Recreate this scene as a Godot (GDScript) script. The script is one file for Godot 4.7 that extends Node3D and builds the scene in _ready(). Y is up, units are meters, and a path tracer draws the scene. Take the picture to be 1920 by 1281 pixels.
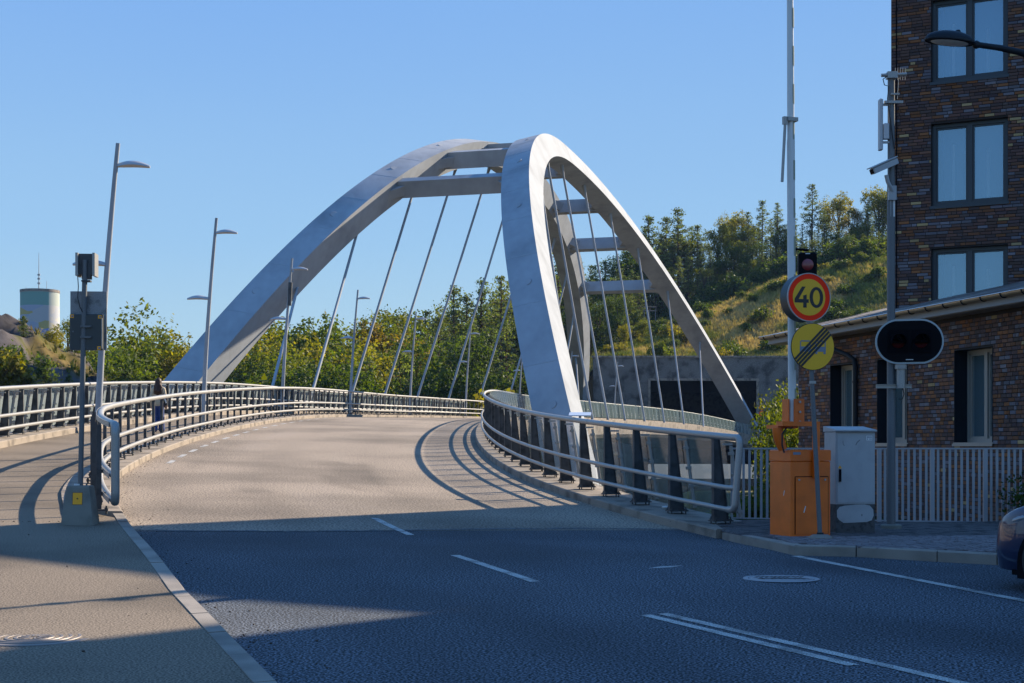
extends Node3D

# ---------------------------------------------------------------- mesh builder
class MB:
	var v := PackedVector3Array()
	var n := PackedVector3Array()
	var c := PackedColorArray()
	var uv := PackedVector2Array()
	var ix := PackedInt32Array()
	var col := Color.WHITE
	var xf := Transform3D.IDENTITY
	func vert(p: Vector3, nn: Vector3, u := Vector2.ZERO) -> int:
		v.append(xf * p)
		n.append((xf.basis * nn).normalized())
		c.append(col)
		uv.append(u)
		return v.size() - 1
	# corners counterclockwise as seen from outside
	func face(pts: Array, nn = null) -> void:
		var m: Vector3
		if nn == null:
			m = (pts[1] - pts[0]).cross(pts[2] - pts[0])
			if pts.size() > 3:
				m += (pts[2] - pts[0]).cross(pts[3] - pts[0])
		else:
			m = nn
		var b := v.size()
		for p in pts:
			vert(p, m, Vector2(p.x, p.y))
		for i in range(1, pts.size() - 1):
			ix.append_array([b, b + i + 1, b + i])
	func box(center: Vector3, size: Vector3, basis := Basis.IDENTITY) -> void:
		var h := size * 0.5
		var q := []
		for i in 8:
			q.append(center + basis * Vector3(h.x * (1 if i & 1 else -1), h.y * (1 if i & 2 else -1), h.z * (1 if i & 4 else -1)))
		for f in [[1, 3, 7, 5], [0, 4, 6, 2], [2, 6, 7, 3], [0, 1, 5, 4], [4, 5, 7, 6], [0, 2, 3, 1]]:
			face([q[f[0]], q[f[1]], q[f[2]], q[f[3]]])
	# box with chamfered vertical and top edges
	func cbox(center: Vector3, size: Vector3, ch: float, basis := Basis.IDENTITY) -> void:
		var h := size * 0.5
		var rings := [[-h.y, 0.0], [h.y - ch, 0.0], [h.y, ch]]
		var ring_pts := []
		for r in rings:
			var a: float = h.x - r[1]
			var b: float = h.z - r[1]
			var row := []
			for p in [Vector2(a - ch, -b), Vector2(a, -b + ch), Vector2(a, b - ch), Vector2(a - ch, b), Vector2(-a + ch, b), Vector2(-a, b - ch), Vector2(-a, -b + ch), Vector2(-a + ch, -b)]:
				row.append(center + basis * Vector3(p.x, r[0], p.y))
			ring_pts.append(row)
		for k in 2:
			for i in 8:
				var j := (i + 1) % 8
				face([ring_pts[k][i], ring_pts[k + 1][i], ring_pts[k + 1][j], ring_pts[k][j]])
		var top: Array = ring_pts[2].duplicate()
		top.reverse()
		face(top)
		face(ring_pts[0])
	func cyl(a: Vector3, b: Vector3, r0: float, r1: float, seg := 10, caps := true) -> void:
		var t := (b - a).normalized()
		var u := t.cross(Vector3(0, 0, 1) if absf(t.z) < 0.9 else Vector3(1, 0, 0)).normalized()
		var w := t.cross(u)
		var s0 := v.size()
		for i in seg + 1:
			var an := TAU * i / seg
			var d := u * cos(an) + w * sin(an)
			vert(a + d * r0, d, Vector2(float(i) / seg, 0))
			vert(b + d * r1, d, Vector2(float(i) / seg, 1))
		for i in seg:
			var k := s0 + i * 2
			ix.append_array([k, k + 1, k + 3, k, k + 3, k + 2])
		if caps:
			for e in [[a, -t, r0], [b, t, r1]]:
				if e[2] > 0.0005:
					var ring := []
					for i in seg:
						var an := TAU * i / seg * (1.0 if e[1].dot(t) > 0 else -1.0)
						ring.append(e[0] + (u * cos(an) + w * sin(an)) * e[2])
					face(ring)
	func tube(pts: Array, r, seg := 8, caps := true) -> void:
		var m := pts.size()
		var s0 := v.size()
		var u := Vector3.ZERO
		for k in m:
			var t: Vector3 = (pts[mini(k + 1, m - 1)] - pts[maxi(k - 1, 0)]).normalized()
			if k == 0:
				u = t.cross(Vector3(0, 0, 1) if absf(t.z) < 0.9 else Vector3(1, 0, 0)).normalized()
			else:
				u = (u - t * u.dot(t)).normalized()
			var w := t.cross(u)
			var rr: float = r[k] if r is Array else r
			for i in seg + 1:
				var an := TAU * i / seg
				var d := u * cos(an) + w * sin(an)
				vert(pts[k] + d * rr, d)
			if caps and (k == 0 or k == m - 1):
				var ring := []
				for i in seg:
					var an := TAU * i / seg * (1.0 if k else -1.0)
					ring.append(pts[k] + (u * cos(an) + w * sin(an)) * rr)
				var keep := v.size()
				face(ring)
				# move the cap behind the ring order
				if k == 0:
					s0 = s0
				cap_gap(keep, seg)
		# indices: rings are found by order, caps recorded
		var ringstart := []
		var at := s0
		for k in m:
			ringstart.append(at)
			at += seg + 1
			if caps and (k == 0 or k == m - 1):
				at += seg
		for k in m - 1:
			for i in seg:
				var a: int = ringstart[k] + i
				var b: int = ringstart[k + 1] + i
				ix.append_array([a, b, b + 1, a, b + 1, a + 1])
	func cap_gap(_k: int, _s: int) -> void:
		pass
	# flat polygon (x,y), counterclockwise, pushed from z0 to z1
	func prism(poly: PackedVector2Array, z0: float, z1: float, t := Transform3D.IDENTITY) -> void:
		if Geometry2D.is_polygon_clockwise(poly):
			poly = poly.duplicate()
			poly.reverse()
		var tri := Geometry2D.triangulate_polygon(poly)
		for k in range(0, tri.size(), 3):
			var a := poly[tri[k]]
			var b := poly[tri[k + 1]]
			var d := poly[tri[k + 2]]
			if (b - a).cross(d - a) < 0:
				var e := b
				b = d
				d = e
			face([t * Vector3(a.x, a.y, z1), t * Vector3(b.x, b.y, z1), t * Vector3(d.x, d.y, z1)])
			face([t * Vector3(a.x, a.y, z0), t * Vector3(d.x, d.y, z0), t * Vector3(b.x, b.y, z0)])
		for i in poly.size():
			var a := poly[i]
			var b := poly[(i + 1) % poly.size()]
			face([t * Vector3(a.x, a.y, z0), t * Vector3(b.x, b.y, z0), t * Vector3(b.x, b.y, z1), t * Vector3(a.x, a.y, z1)])
	# profile of (radius, height) turned round y
	func lathe(prof: Array, seg := 20, t := Transform3D.IDENTITY) -> void:
		for k in prof.size() - 1:
			var a: Vector2 = prof[k]
			var b: Vector2 = prof[k + 1]
			var nn := Vector2(b.y - a.y, a.x - b.x).normalized()
			var s0 := v.size()
			for i in seg + 1:
				var an := TAU * i / seg
				var d := Vector3(cos(an), 0, sin(an))
				var m := t.basis * (d * nn.x + Vector3(0, nn.y, 0))
				vert(t * (d * a.x + Vector3(0, a.y, 0)), m)
				vert(t * (d * b.x + Vector3(0, b.y, 0)), m)
			for i in seg:
				var q := s0 + i * 2
				ix.append_array([q, q + 2, q + 3, q, q + 3, q + 1])
	# ellipsoid, optionally only part of it
	func ball(center: Vector3, r: Vector3, seg := 12, rows := 8, lo := -1.0, hi := 1.0, basis := Basis.IDENTITY) -> void:
		var s0 := v.size()
		for j in rows + 1:
			var f := lerpf(lo, hi, float(j) / rows) * PI / 2
			for i in seg + 1:
				var an := TAU * i / seg
				var d := Vector3(cos(an) * cos(f), sin(f), sin(an) * cos(f))
				vert(center + basis * (d * r), basis * (d / r), Vector2(float(i) / seg, float(j) / rows))
		for j in rows:
			for i in seg:
				var a := s0 + j * (seg + 1) + i
				var b := a + seg + 1
				ix.append_array([a, a + 1, b + 1, a, b + 1, b])
	# rows of points with smooth normals along and sharp edges across: strip k joins column k and k+1
	func loft(rows: Array, closed := true, caps := true) -> void:
		var m: int = rows[0].size()
		for k in (m if closed else m - 1):
			var k2 := (k + 1) % m
			var s0 := v.size()
			for j in rows.size():
				var a: Vector3 = rows[j][k]
				var b: Vector3 = rows[j][k2]
				var j0 := maxi(j - 1, 0)
				var j1 := mini(j + 1, rows.size() - 1)
				var nn: Vector3 = (rows[j1][k] - rows[j0][k]).cross(b - a)
				vert(a, nn, Vector2(0, j))
				vert(b, nn, Vector2(1, j))
			for j in rows.size() - 1:
				var q := s0 + j * 2
				ix.append_array([q, q + 1, q + 3, q, q + 3, q + 2])
		if closed and caps:
			face(rows[0])
			var e: Array = rows[-1].duplicate()
			e.reverse()
			face(e)
	# smooth grid of points
	func grid(rows: Array, cols = null) -> void:
		var m: int = rows[0].size()
		var s0 := v.size()
		for j in rows.size():
			for i in m:
				var du: Vector3 = rows[j][mini(i + 1, m - 1)] - rows[j][maxi(i - 1, 0)]
				var dv: Vector3 = rows[mini(j + 1, rows.size() - 1)][i] - rows[maxi(j - 1, 0)][i]
				if cols != null:
					col = cols[j][i]
				vert(rows[j][i], dv.cross(du) if dv.cross(du).length() > 1e-9 else Vector3.UP, Vector2(i, j))
		for j in rows.size() - 1:
			for i in m - 1:
				var a := s0 + j * m + i
				ix.append_array([a, a + 1, a + m + 1, a, a + m + 1, a + m])
	func mesh(mat: Material) -> ArrayMesh:
		var a := []
		a.resize(Mesh.ARRAY_MAX)
		a[Mesh.ARRAY_VERTEX] = v
		a[Mesh.ARRAY_NORMAL] = n
		a[Mesh.ARRAY_COLOR] = c
		a[Mesh.ARRAY_TEX_UV] = uv
		a[Mesh.ARRAY_INDEX] = ix
		var m := ArrayMesh.new()
		m.add_surface_from_arrays(Mesh.PRIMITIVE_TRIANGLES, a)
		m.surface_set_material(0, mat)
		return m

# ---------------------------------------------------------------- naming and placing
var names := {}
func numbered(called: String) -> String:
	if not names.has(called):
		names[called] = 0
		return called
	names[called] += 1
	return "%s_%03d" % [called, names[called]]

func tag(o: Node, label: String, category: String, group := "") -> void:
	o.set_meta("label", label)
	o.set_meta("category", category)
	if group != "":
		o.set_meta("group", group)

func thing(called: String, label: String, category: String, at := Vector3.ZERO, turn := 0.0, group := "") -> Node3D:
	var o := Node3D.new()
	o.name = numbered(called)
	add_child(o)
	o.position = at
	o.rotation.y = turn
	tag(o, label, category, group)
	return o

func part(called: String, m: Mesh, parent: Node, at := Transform3D.IDENTITY) -> MeshInstance3D:
	var o := MeshInstance3D.new()
	o.name = called
	o.mesh = m
	o.transform = at
	parent.add_child(o, true)
	return o

func struct(called: String, m: Mesh, parent: Node = self) -> MeshInstance3D:
	var o := MeshInstance3D.new()
	o.name = numbered(called)
	o.mesh = m
	parent.add_child(o, true)
	o.set_meta("kind", "structure")
	return o

# ---------------------------------------------------------------- materials
func L(r: float, g: float, b: float, a := 1.0) -> Color:
	var k := Color(r, g, b).linear_to_srgb()
	k.a = a
	return k

func mat(c: Color, rough := 0.7, metal := 0.0, spec := 0.5) -> StandardMaterial3D:
	var m := StandardMaterial3D.new()
	m.albedo_color = c
	m.roughness = rough
	m.metallic = metal
	m.metallic_specular = spec
	return m

func vmat(rough := 0.8, spec := 0.4) -> StandardMaterial3D:
	var m := mat(Color.WHITE, rough, 0.0, spec)
	m.vertex_color_use_as_albedo = true
	return m

func ramp(stops: Array) -> Gradient:
	var g := Gradient.new()
	var o := PackedFloat32Array()
	var c := PackedColorArray()
	for s in stops:
		o.append(s[0])
		c.append(s[1])
	g.offsets = o
	g.colors = c
	return g

func noise_tex(seed_: int, freq: float, octaves: int, stops: Array, size := 512, kind := FastNoiseLite.TYPE_SIMPLEX_SMOOTH) -> NoiseTexture2D:
	var f := FastNoiseLite.new()
	f.seed = seed_
	f.noise_type = kind
	f.frequency = freq
	f.fractal_type = FastNoiseLite.FRACTAL_FBM if octaves > 1 else FastNoiseLite.FRACTAL_NONE
	f.fractal_octaves = octaves
	var t := NoiseTexture2D.new()
	t.width = size
	t.height = size
	t.seamless = true
	t.noise = f
	t.color_ramp = ramp(stops)
	return t

# fine grain times broad mottling, both laid in world space
func grained(fine: Texture2D, fine_m: float, broad: Texture2D, broad_m: float, rough: float, bump := 0.0, spec := 0.4, tint := Color.WHITE) -> StandardMaterial3D:
	var m := mat(tint, rough, 0.0, spec)
	m.albedo_texture = fine
	m.uv1_triplanar = true
	m.uv1_world_triplanar = true
	m.uv1_scale = Vector3.ONE / fine_m
	if broad:
		m.detail_enabled = true
		m.detail_albedo = broad
		m.detail_blend_mode = BaseMaterial3D.BLEND_MODE_MUL
		m.detail_uv_layer = BaseMaterial3D.DETAIL_UV_2
		m.uv2_triplanar = true
		m.uv2_world_triplanar = true
		m.uv2_scale = Vector3.ONE / broad_m
	if bump > 0.0:
		m.heightmap_enabled = true
		m.heightmap_texture = fine
		m.heightmap_scale = bump
	return m

func G(k: float) -> Color:
	return Color(k, k, k)

# ---------------------------------------------------------------- the line of the road
const KN := [-5.0, 10.0, 25.0, 45.0, 70.0, 100.0, 140.0, 200.0]
const KV := [0.02398, 0.01357, 0.004892, 0.003638, 0.004103, 0.003847, 0.002413, 0.00091]
const EV := [0.139086, 0.946621, 1.848817, 2.862923, 3.499233, 4.04785, 4.113364, 1.284861]
const TH0 := -0.352034
const X0 := 2.963949
const W1 := 8.344
const W2 := 12.167
const KB := 0.135
var ax := PackedFloat32Array()
var ad := PackedFloat32Array()
var ath := PackedFloat32Array()

func lerp_table(x: float, xs: Array, ys: Array) -> float:
	if x <= xs[0]:
		return ys[0]
	for i in range(1, xs.size()):
		if x <= xs[i]:
			return lerpf(ys[i - 1], ys[i], (x - xs[i - 1]) / (xs[i] - xs[i - 1]))
	return ys[-1]

func make_axis() -> void:
	var count := 471
	var th := 0.0
	var x := 0.0
	var d := 0.0
	for i in count:
		th += lerp_table(-5.0 + i * 0.5, KN, KV) * 0.5
		ath.append(th)
	var t0 := ath[10]
	for i in count:
		ath[i] += TH0 - t0
		x += sin(ath[i]) * 0.5
		d += cos(ath[i]) * 0.5
		ax.append(x)
		ad.append(d)
	var x0 := ax[10]
	var d0 := ad[10]
	for i in count:
		ax[i] += X0 - x0
		ad[i] += 20.0 - d0

func axis_at(s: float) -> Vector3:   # x, distance, heading
	if s < -5.0:
		return Vector3(ax[0] + (s + 5.0) * sin(ath[0]), ad[0] + (s + 5.0) * cos(ath[0]), ath[0])
	var f := clampf((s + 5.0) * 2.0, 0.0, 469.999)
	var i := int(f)
	var t := f - i
	return Vector3(lerpf(ax[i], ax[i + 1], t), lerpf(ad[i], ad[i + 1], t), lerpf(ath[i], ath[i + 1], t))

func crest(s: float) -> float:
	s = clampf(s, 0.0, 200.0)
	var i := 0
	while i < 6 and s > KN[i + 1]:
		i += 1
	var h: float = KN[i + 1] - KN[i]
	var t: float = (s - KN[i]) / h
	var m0 := slope_at(i)
	var m1 := slope_at(i + 1)
	return (2 * t * t * t - 3 * t * t + 1) * EV[i] + (t * t * t - 2 * t * t + t) * h * m0 + (-2 * t * t * t + 3 * t * t) * EV[i + 1] + (t * t * t - t * t) * h * m1

func slope_at(i: int) -> float:   # as numpy.gradient over uneven steps
	if i == 0:
		return (EV[1] - EV[0]) / (KN[1] - KN[0])
	if i == 7:
		return (EV[7] - EV[6]) / (KN[7] - KN[6])
	var a: float = KN[i] - KN[i - 1]
	var b: float = KN[i + 1] - KN[i]
	return (a * a * EV[i + 1] + (b * b - a * a) * EV[i] - b * b * EV[i - 1]) / (a * b * (a + b))

func road_h(s: float, off: float) -> float:
	var se := lerp_table(s, [-4.0, 0.0, 30.0, 100.0, 200.0], [-0.0084, 0.016413, 0.021155, 0.013901, 0.013901])
	var e := crest(s)
	if s < 0.0:
		var d := axis_at(s).y
		e = lerpf(0.0244 * d, crest(0.0), clampf((s + 4.0) / 4.0, 0.0, 1.0))
	return e + se * off

func pt(s: float, off: float, up := 0.0) -> Vector3:
	var a := axis_at(s)
	return Vector3(a.x - off * cos(a.z), road_h(s, off) + up, -(a.y + off * sin(a.z)))

func left_of(s: float) -> Vector3:
	var a := axis_at(s)
	return Vector3(-cos(a.z), 0, -sin(a.z))

func ahead_of(s: float) -> Vector3:
	var a := axis_at(s)
	return Vector3(sin(a.z), 0, -cos(a.z))

func near_h(x: float, d: float) -> float:   # ground height on the straight before the bridge
	var s := (x - 2.964) * -0.345 + (d - 20.0) * 0.939
	var off := -((x - 2.964) * 0.939 + (d - 20.0) * 0.345)
	return road_h(s, off)

func kerb_off(s: float) -> float:
	if s < 2.0:   # a straight line on the ground
		var a := axis_at(s)
		var q := Vector2(10.506, 3.701)
		return q.dot(Vector2(a.x + 5.263, a.y - 19.381)) / q.dot(Vector2(cos(a.z), -sin(a.z)))
	return lerp_table(s, [-16.0, -7.95, -5.65, -2.1, 2.0, 3.6, 5.65, 10.0, 15.0], [9.9, 8.71, 8.41, 8.05, 7.98, 8.04, 8.18, 8.33, W1])

func srange(a: float, b: float, step: float) -> Array:
	var out := []
	var k := maxi(1, roundi((b - a) / step))
	for i in k + 1:
		out.append(lerpf(a, b, float(i) / k))
	return out

# sweep a profile of (offset, up) along the road; profile runs so that its faces look outward
func along(prof: Array, a: float, b: float, step: float, shift = null) -> Array:
	var rows := []
	for s in srange(a, b, step):
		var row := []
		var o: float = shift.call(s) if shift != null else 0.0
		for p in prof:
			row.append(pt(s, p.x + o, p.y))
		rows.append(row)
	return rows

# ---------------------------------------------------------------- shared materials
var M := {}
func make_materials() -> void:
	var grit := noise_tex(3, 0.11, 3, [[0.0, G(0.45)], [0.40, G(0.66)], [0.5, G(0.9)], [0.6, G(1.0)], [1.0, G(1.0)]], 1024)
	var grit2 := noise_tex(5, 0.10, 2, [[0.0, G(0.1)], [0.40, G(0.25)], [0.5, G(0.6)], [0.6, G(1.0)], [1.0, G(1.0)]], 1024)
	var broad := noise_tex(8, 0.006, 5, [[0.0, G(0.72)], [0.35, G(0.86)], [0.6, G(0.96)], [1.0, G(1.0)]], 512)
	var stain := noise_tex(11, 0.012, 5, [[0.0, G(0.5)], [0.3, G(0.78)], [0.5, G(0.95)], [1.0, G(1.0)]], 512)
	var fleck := noise_tex(13, 0.09, 4, [[0.0, G(0.7)], [0.5, G(0.92)], [1.0, G(1.0)]], 512)
	M.grit = grit
	M.broad = broad
	M.stain = stain
	M.fleck = fleck
	M.road_old = grained(grit, 5.3, broad, 23.0, 0.88, 0.3, 0.35, L(0.43, 0.345, 0.265))
	M.road_new = grained(grit2, 2.9, broad, 19.0, 0.85, 0.35, 0.4, L(0.165, 0.19, 0.225))
	M.walk = grained(grit, 2.6, broad, 13.0, 0.9, 0.12, 0.35, L(0.275, 0.215, 0.155))
	M.concrete = grained(fleck, 0.9, stain, 5.0, 0.85, 0.4, 0.4, L(0.36, 0.30, 0.24))
	M.granite = grained(fleck, 0.35, broad, 3.0, 0.75, 0.2, 0.45, L(0.36, 0.31, 0.255))
	M.block = grained(fleck, 0.5, broad, 1.9, 0.9, 0.5, 0.3, L(0.30, 0.29, 0.25))
	M.paint_white = grained(grit, 2.1, stain, 2.6, 0.7, 0.0, 0.4, L(0.62, 0.60, 0.56))
	M.steel_white = grained(noise_tex(17, 0.02, 3, [[0.0, G(0.92)], [1.0, G(1.0)]], 256), 4.0, noise_tex(19, 0.008, 5, [[0.0, G(0.80)], [0.3, G(0.92)], [0.5, G(0.98)], [1.0, G(1.0)]], 512), 17.0, 0.8, 0.0, 0.2, L(0.40, 0.425, 0.455))
	M.weld = mat(L(0.30, 0.32, 0.34), 0.6)
	M.galv = grained(fleck, 0.6, null, 1.0, 0.42, 0.0, 0.5, L(0.39, 0.38, 0.36))
	M.galv.metallic = 0.35
	M.galv_dark = grained(fleck, 0.6, null, 1.0, 0.5, 0.0, 0.5, L(0.15, 0.16, 0.17))
	M.galv_dark.metallic = 0.3
	M.post_dark = grained(fleck, 0.5, stain, 1.7, 0.6, 0.0, 0.45, L(0.085, 0.09, 0.095))
	M.bolt = mat(L(0.07, 0.06, 0.05), 0.6, 0.5)
	M.glass_rail = mat(L(0.44, 0.60, 0.56, 0.18), 0.12, 0.0, 0.5)
	M.glass_rail.transparency = BaseMaterial3D.TRANSPARENCY_ALPHA
	M.glass_rail_old = mat(L(0.30, 0.36, 0.38, 0.62), 0.2, 0.0, 0.5)
	M.glass_rail_old.transparency = BaseMaterial3D.TRANSPARENCY_ALPHA
	M.lamp_grey = mat(L(0.42, 0.42, 0.43), 0.4, 0.3)
	M.lamp_lens = mat(L(0.5, 0.5, 0.48), 0.25)
	M.dark_paint = mat(L(0.014, 0.018, 0.024), 0.5, 0.0, 0.3)
	M.black = mat(L(0.004, 0.004, 0.006), 0.55, 0.0, 0.2)
	M.rubber = mat(L(0.015, 0.015, 0.016), 0.8)
	M.orange = grained(noise_tex(23, 0.015, 4, [[0.0, G(0.86)], [0.5, G(0.95)], [1.0, G(1.0)]], 256), 1.3, null, 1.0, 0.42, 0.0, 0.5, L(0.80, 0.14, 0.004))
	M.cabinet = grained(noise_tex(29, 0.015, 4, [[0.0, G(0.92)], [0.5, G(0.98)], [1.0, G(1.0)]], 256), 1.1, null, 1.0, 0.5, 0.0, 0.45, L(0.37, 0.38, 0.385))
	M.boom = mat(L(0.62, 0.62, 0.60), 0.4)
	M.reflector = mat(L(0.30, 0.31, 0.22), 0.35)
	M.sign_yellow = grained(noise_tex(31, 0.2, 1, [[0.0, G(0.78)], [1.0, G(1.0)]], 256), 0.09, null, 1.0, 0.45, 0.0, 0.5, L(1.0, 0.52, 0.002))
	M.sign_red = mat(L(0.95, 0.035, 0.008), 0.6, 0.0, 0.25)
	M.sign_black = mat(L(0.01, 0.01, 0.011), 0.5)
	M.sign_grey = mat(L(0.16, 0.19, 0.24), 0.5)
	M.label_yellow = mat(L(0.90, 0.38, 0.005), 0.5)
	M.label_white = mat(L(0.62, 0.62, 0.6), 0.5)
	M.label_blue = mat(L(0.03, 0.10, 0.32), 0.5)
	M.red_lens = mat(L(0.20, 0.008, 0.010), 0.12)
	M.red_lens.clearcoat_enabled = true
	M.dark_lens = mat(L(0.07, 0.003, 0.004), 0.35, 0.0, 0.3)
	M.bark = grained(noise_tex(37, 0.05, 4, [[0.0, G(0.5)], [1.0, G(1.0)]], 256), 1.2, null, 1.0, 0.95, 1.0, 0.2, L(0.12, 0.09, 0.065))
	M.bark_pine = grained(noise_tex(37, 0.05, 4, [[0.0, G(0.5)], [1.0, G(1.0)]], 256), 1.2, null, 1.0, 0.95, 1.0, 0.2, L(0.17, 0.095, 0.06))
	M.leaf = vmat(0.6, 0.3)
	M.leaf.backlight_enabled = true
	M.leaf.backlight = Color(1.0, 1.0, 0.4)
	M.needle = vmat(0.7, 0.25)
	M.needle.backlight_enabled = true
	M.needle.backlight = Color(0.95, 1.0, 0.55)
	M.paint_v = vmat(0.6, 0.4)
	M.wood = grained(noise_tex(41, 0.04, 3, [[0.0, G(0.6)], [1.0, G(1.0)]], 256), 0.8, null, 1.0, 0.9, 0.0, 0.3, L(0.27, 0.24, 0.22))

# ---------------------------------------------------------------- lie of the land
var rough := FastNoiseLite.new()
const BX := [-400.0, 0.0, 450.0, 700.0, 900.0, 1000.0, 1130.0, 1300.0, 1450.0, 1650.0, 2200.0]
const BH := [4.0, 5.0, 0.0, 1.0, 6.0, 10.0, 17.0, 23.5, 29.0, 32.0, 36.0]
func land(x: float, d: float) -> float:
	if d < 22.0:
		return near_h(x, maxf(d, -14.0)) - 0.3
	var k := 960.0 + 2667.0 * x / d
	var shore := lerpf(smoothstep(22.0, 42.0, d), smoothstep(48.0, 75.0, d), smoothstep(3.4, 5.5, x))
	var start := lerpf(near_h(x, 22.0) - 0.3, 0.25, smoothstep(22.0, 25.0, d))
	var h := lerpf(start, -9.0, shore)
	var g := lerp_table(k, BX, BH)
	var right := smoothstep(1060.0, 1125.0, k)
	var far_left := lerpf(-9.0, g, smoothstep(118.0, 235.0, d))
	var far_right := -9.0
	if d > 185.6:
		far_right = lerpf(13.25, g, smoothstep(186.0, 236.0, d))
	far_right += clampf((d - 236.0) * 0.2, 0.0, 14.0)
	far_left += clampf((d - 236.0) * 0.10, 0.0, 14.0)
	var far := lerpf(far_left, far_right, right)
	if d > 187.5:
		far += rough.get_noise_2d(x, d) * 1.6
	if d > 420.0:
		far = lerpf(far, 0.0, smoothstep(420.0, 900.0, d))
	return maxf(h, far)

const RX := [-400.0, -100.0, 0.0, 62.0, 105.0, 140.0, 175.0, 220.0, 300.0, 380.0]
const RY := [560.0, 585.0, 604.0, 620.0, 650.0, 676.0, 694.0, 712.0, 736.0, 780.0]
func rock_h(x: float, d: float) -> float:
	var k := 960.0 + 2667.0 * x / maxf(d, 30.0)
	var top := 1.7 + (840.0 - lerp_table(k, RX, RY)) * 104.0 / 2667.0
	var f := smoothstep(58.0, 104.0, d)
	var h := lerpf(-5.0, top, pow(f, 0.8)) - smoothstep(108.0, 165.0, d) * (top + 6.0)
	var a := rough.get_noise_2d(x * 4.0, d * 4.0)
	var b := rough.get_noise_2d(x * 11.0 + 90.0, d * 7.0)
	var ledge := absf(rough.get_noise_2d(x * 3.0 + 300.0, d * 6.0))
	var crack := 1.0 - absf(rough.get_noise_2d(x * 9.0 + 33.0, d * 5.0 + x * 3.0)) * 6.0
	return h + a * 1.5 + b * 0.9 - ledge * 1.6 - maxf(crack, 0.0) * 0.9

# ---------------------------------------------------------------- start
func _ready() -> void:
	# camera: level, with the lens shifted up
	var cam := Camera3D.new()
	cam.name = "camera"
	add_child(cam)
	cam.position = Vector3(0, 1.7, 0)
	cam.projection = Camera3D.PROJECTION_FRUSTUM
	cam.near = 0.1
	cam.size = 0.1 * 1281.0 / 2667.0
	cam.frustum_offset = Vector2(0, 0.1 * 199.5 / 2667.0)
	cam.far = 4000.0
	cam.current = true
	# sky: pale at the horizon, deep blue overhead
	var W := 512
	var Hh := 256
	var im := Image.create(W, Hh, false, Image.FORMAT_RGBF)
	var cirrus := FastNoiseLite.new()
	cirrus.seed = 4
	cirrus.frequency = 0.012
	cirrus.fractal_octaves = 4
	for j in Hh:
		var el := 90.0 - (j + 0.5) * 180.0 / Hh
		var c := Color(
			lerp_table(el, [0.0, 3.0, 8.0, 17.0, 30.0, 55.0, 90.0], [0.242, 0.215, 0.155, 0.104, 0.076, 0.052, 0.043]),
			lerp_table(el, [0.0, 3.0, 8.0, 17.0, 30.0, 55.0, 90.0], [0.325, 0.312, 0.266, 0.207, 0.186, 0.164, 0.152]),
			lerp_table(el, [0.0, 3.0, 8.0, 17.0, 30.0, 55.0, 90.0], [0.350, 0.366, 0.392, 0.392, 0.408, 0.415, 0.41]))
		for i in W:
			var a := TAU * i / W
			var y := sin(deg_to_rad(el))
			var r := cos(deg_to_rad(el))
			var q := cirrus.get_noise_3d(cos(a) * r * 90.0, y * 420.0, sin(a) * r * 90.0)
			var k := 1.0 + 0.05 * q if el > 0.0 else 1.0
			im.set_pixel(i, j, Color(c.r * k, c.g * (1.0 + 0.03 * q), c.b) if el > 0.0 else Color(0.09, 0.10, 0.11))
	var pano := PanoramaSkyMaterial.new()
	pano.panorama = ImageTexture.create_from_image(im)
	var sky := Sky.new()
	sky.sky_material = pano
	var env := Environment.new()
	env.background_mode = Environment.BG_SKY
	env.sky = sky
	env.tonemap_mode = Environment.TONE_MAPPER_LINEAR
	env.tonemap_exposure = 2.2
	env.fog_enabled = true
	env.fog_density = 0.0001
	env.fog_light_color = Color(0.62, 0.76, 0.95)
	env.sdfgi_enabled = true
	env.ssao_enabled = true
	env.ssil_enabled = true
	var we := WorldEnvironment.new()
	we.name = "world_environment"
	we.environment = env
	add_child(we)
	# low September sun, ahead and to the right
	var sun := DirectionalLight3D.new()
	sun.name = "sun"
	add_child(sun)
	var az := deg_to_rad(47.5)
	var sel := deg_to_rad(29.0)
	sun.look_at_from_position(Vector3.ZERO, -Vector3(sin(az) * cos(sel), sin(sel), -cos(az) * cos(sel)), Vector3.UP)
	sun.light_color = L(1.0, 0.86, 0.67)
	sun.light_energy = 1.6
	sun.light_angular_distance = 0.5
	sun.shadow_enabled = true

	rough.seed = 21
	rough.frequency = 0.02
	rough.fractal_octaves = 4
	make_axis()
	make_materials()
	build_land()
	build_road()
	build_portal()
	build_tower()
	build_low_building()
	build_arches()
	build_railings()
	build_lamps()
	build_water_tower()
	build_plants()
	build_barrier()
	build_sign_post()
	build_cabinet()
	build_mast()
	build_fence()
	build_near_lamp()
	build_left_post()
	build_car()
	build_people()
	build_small_things()

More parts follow.
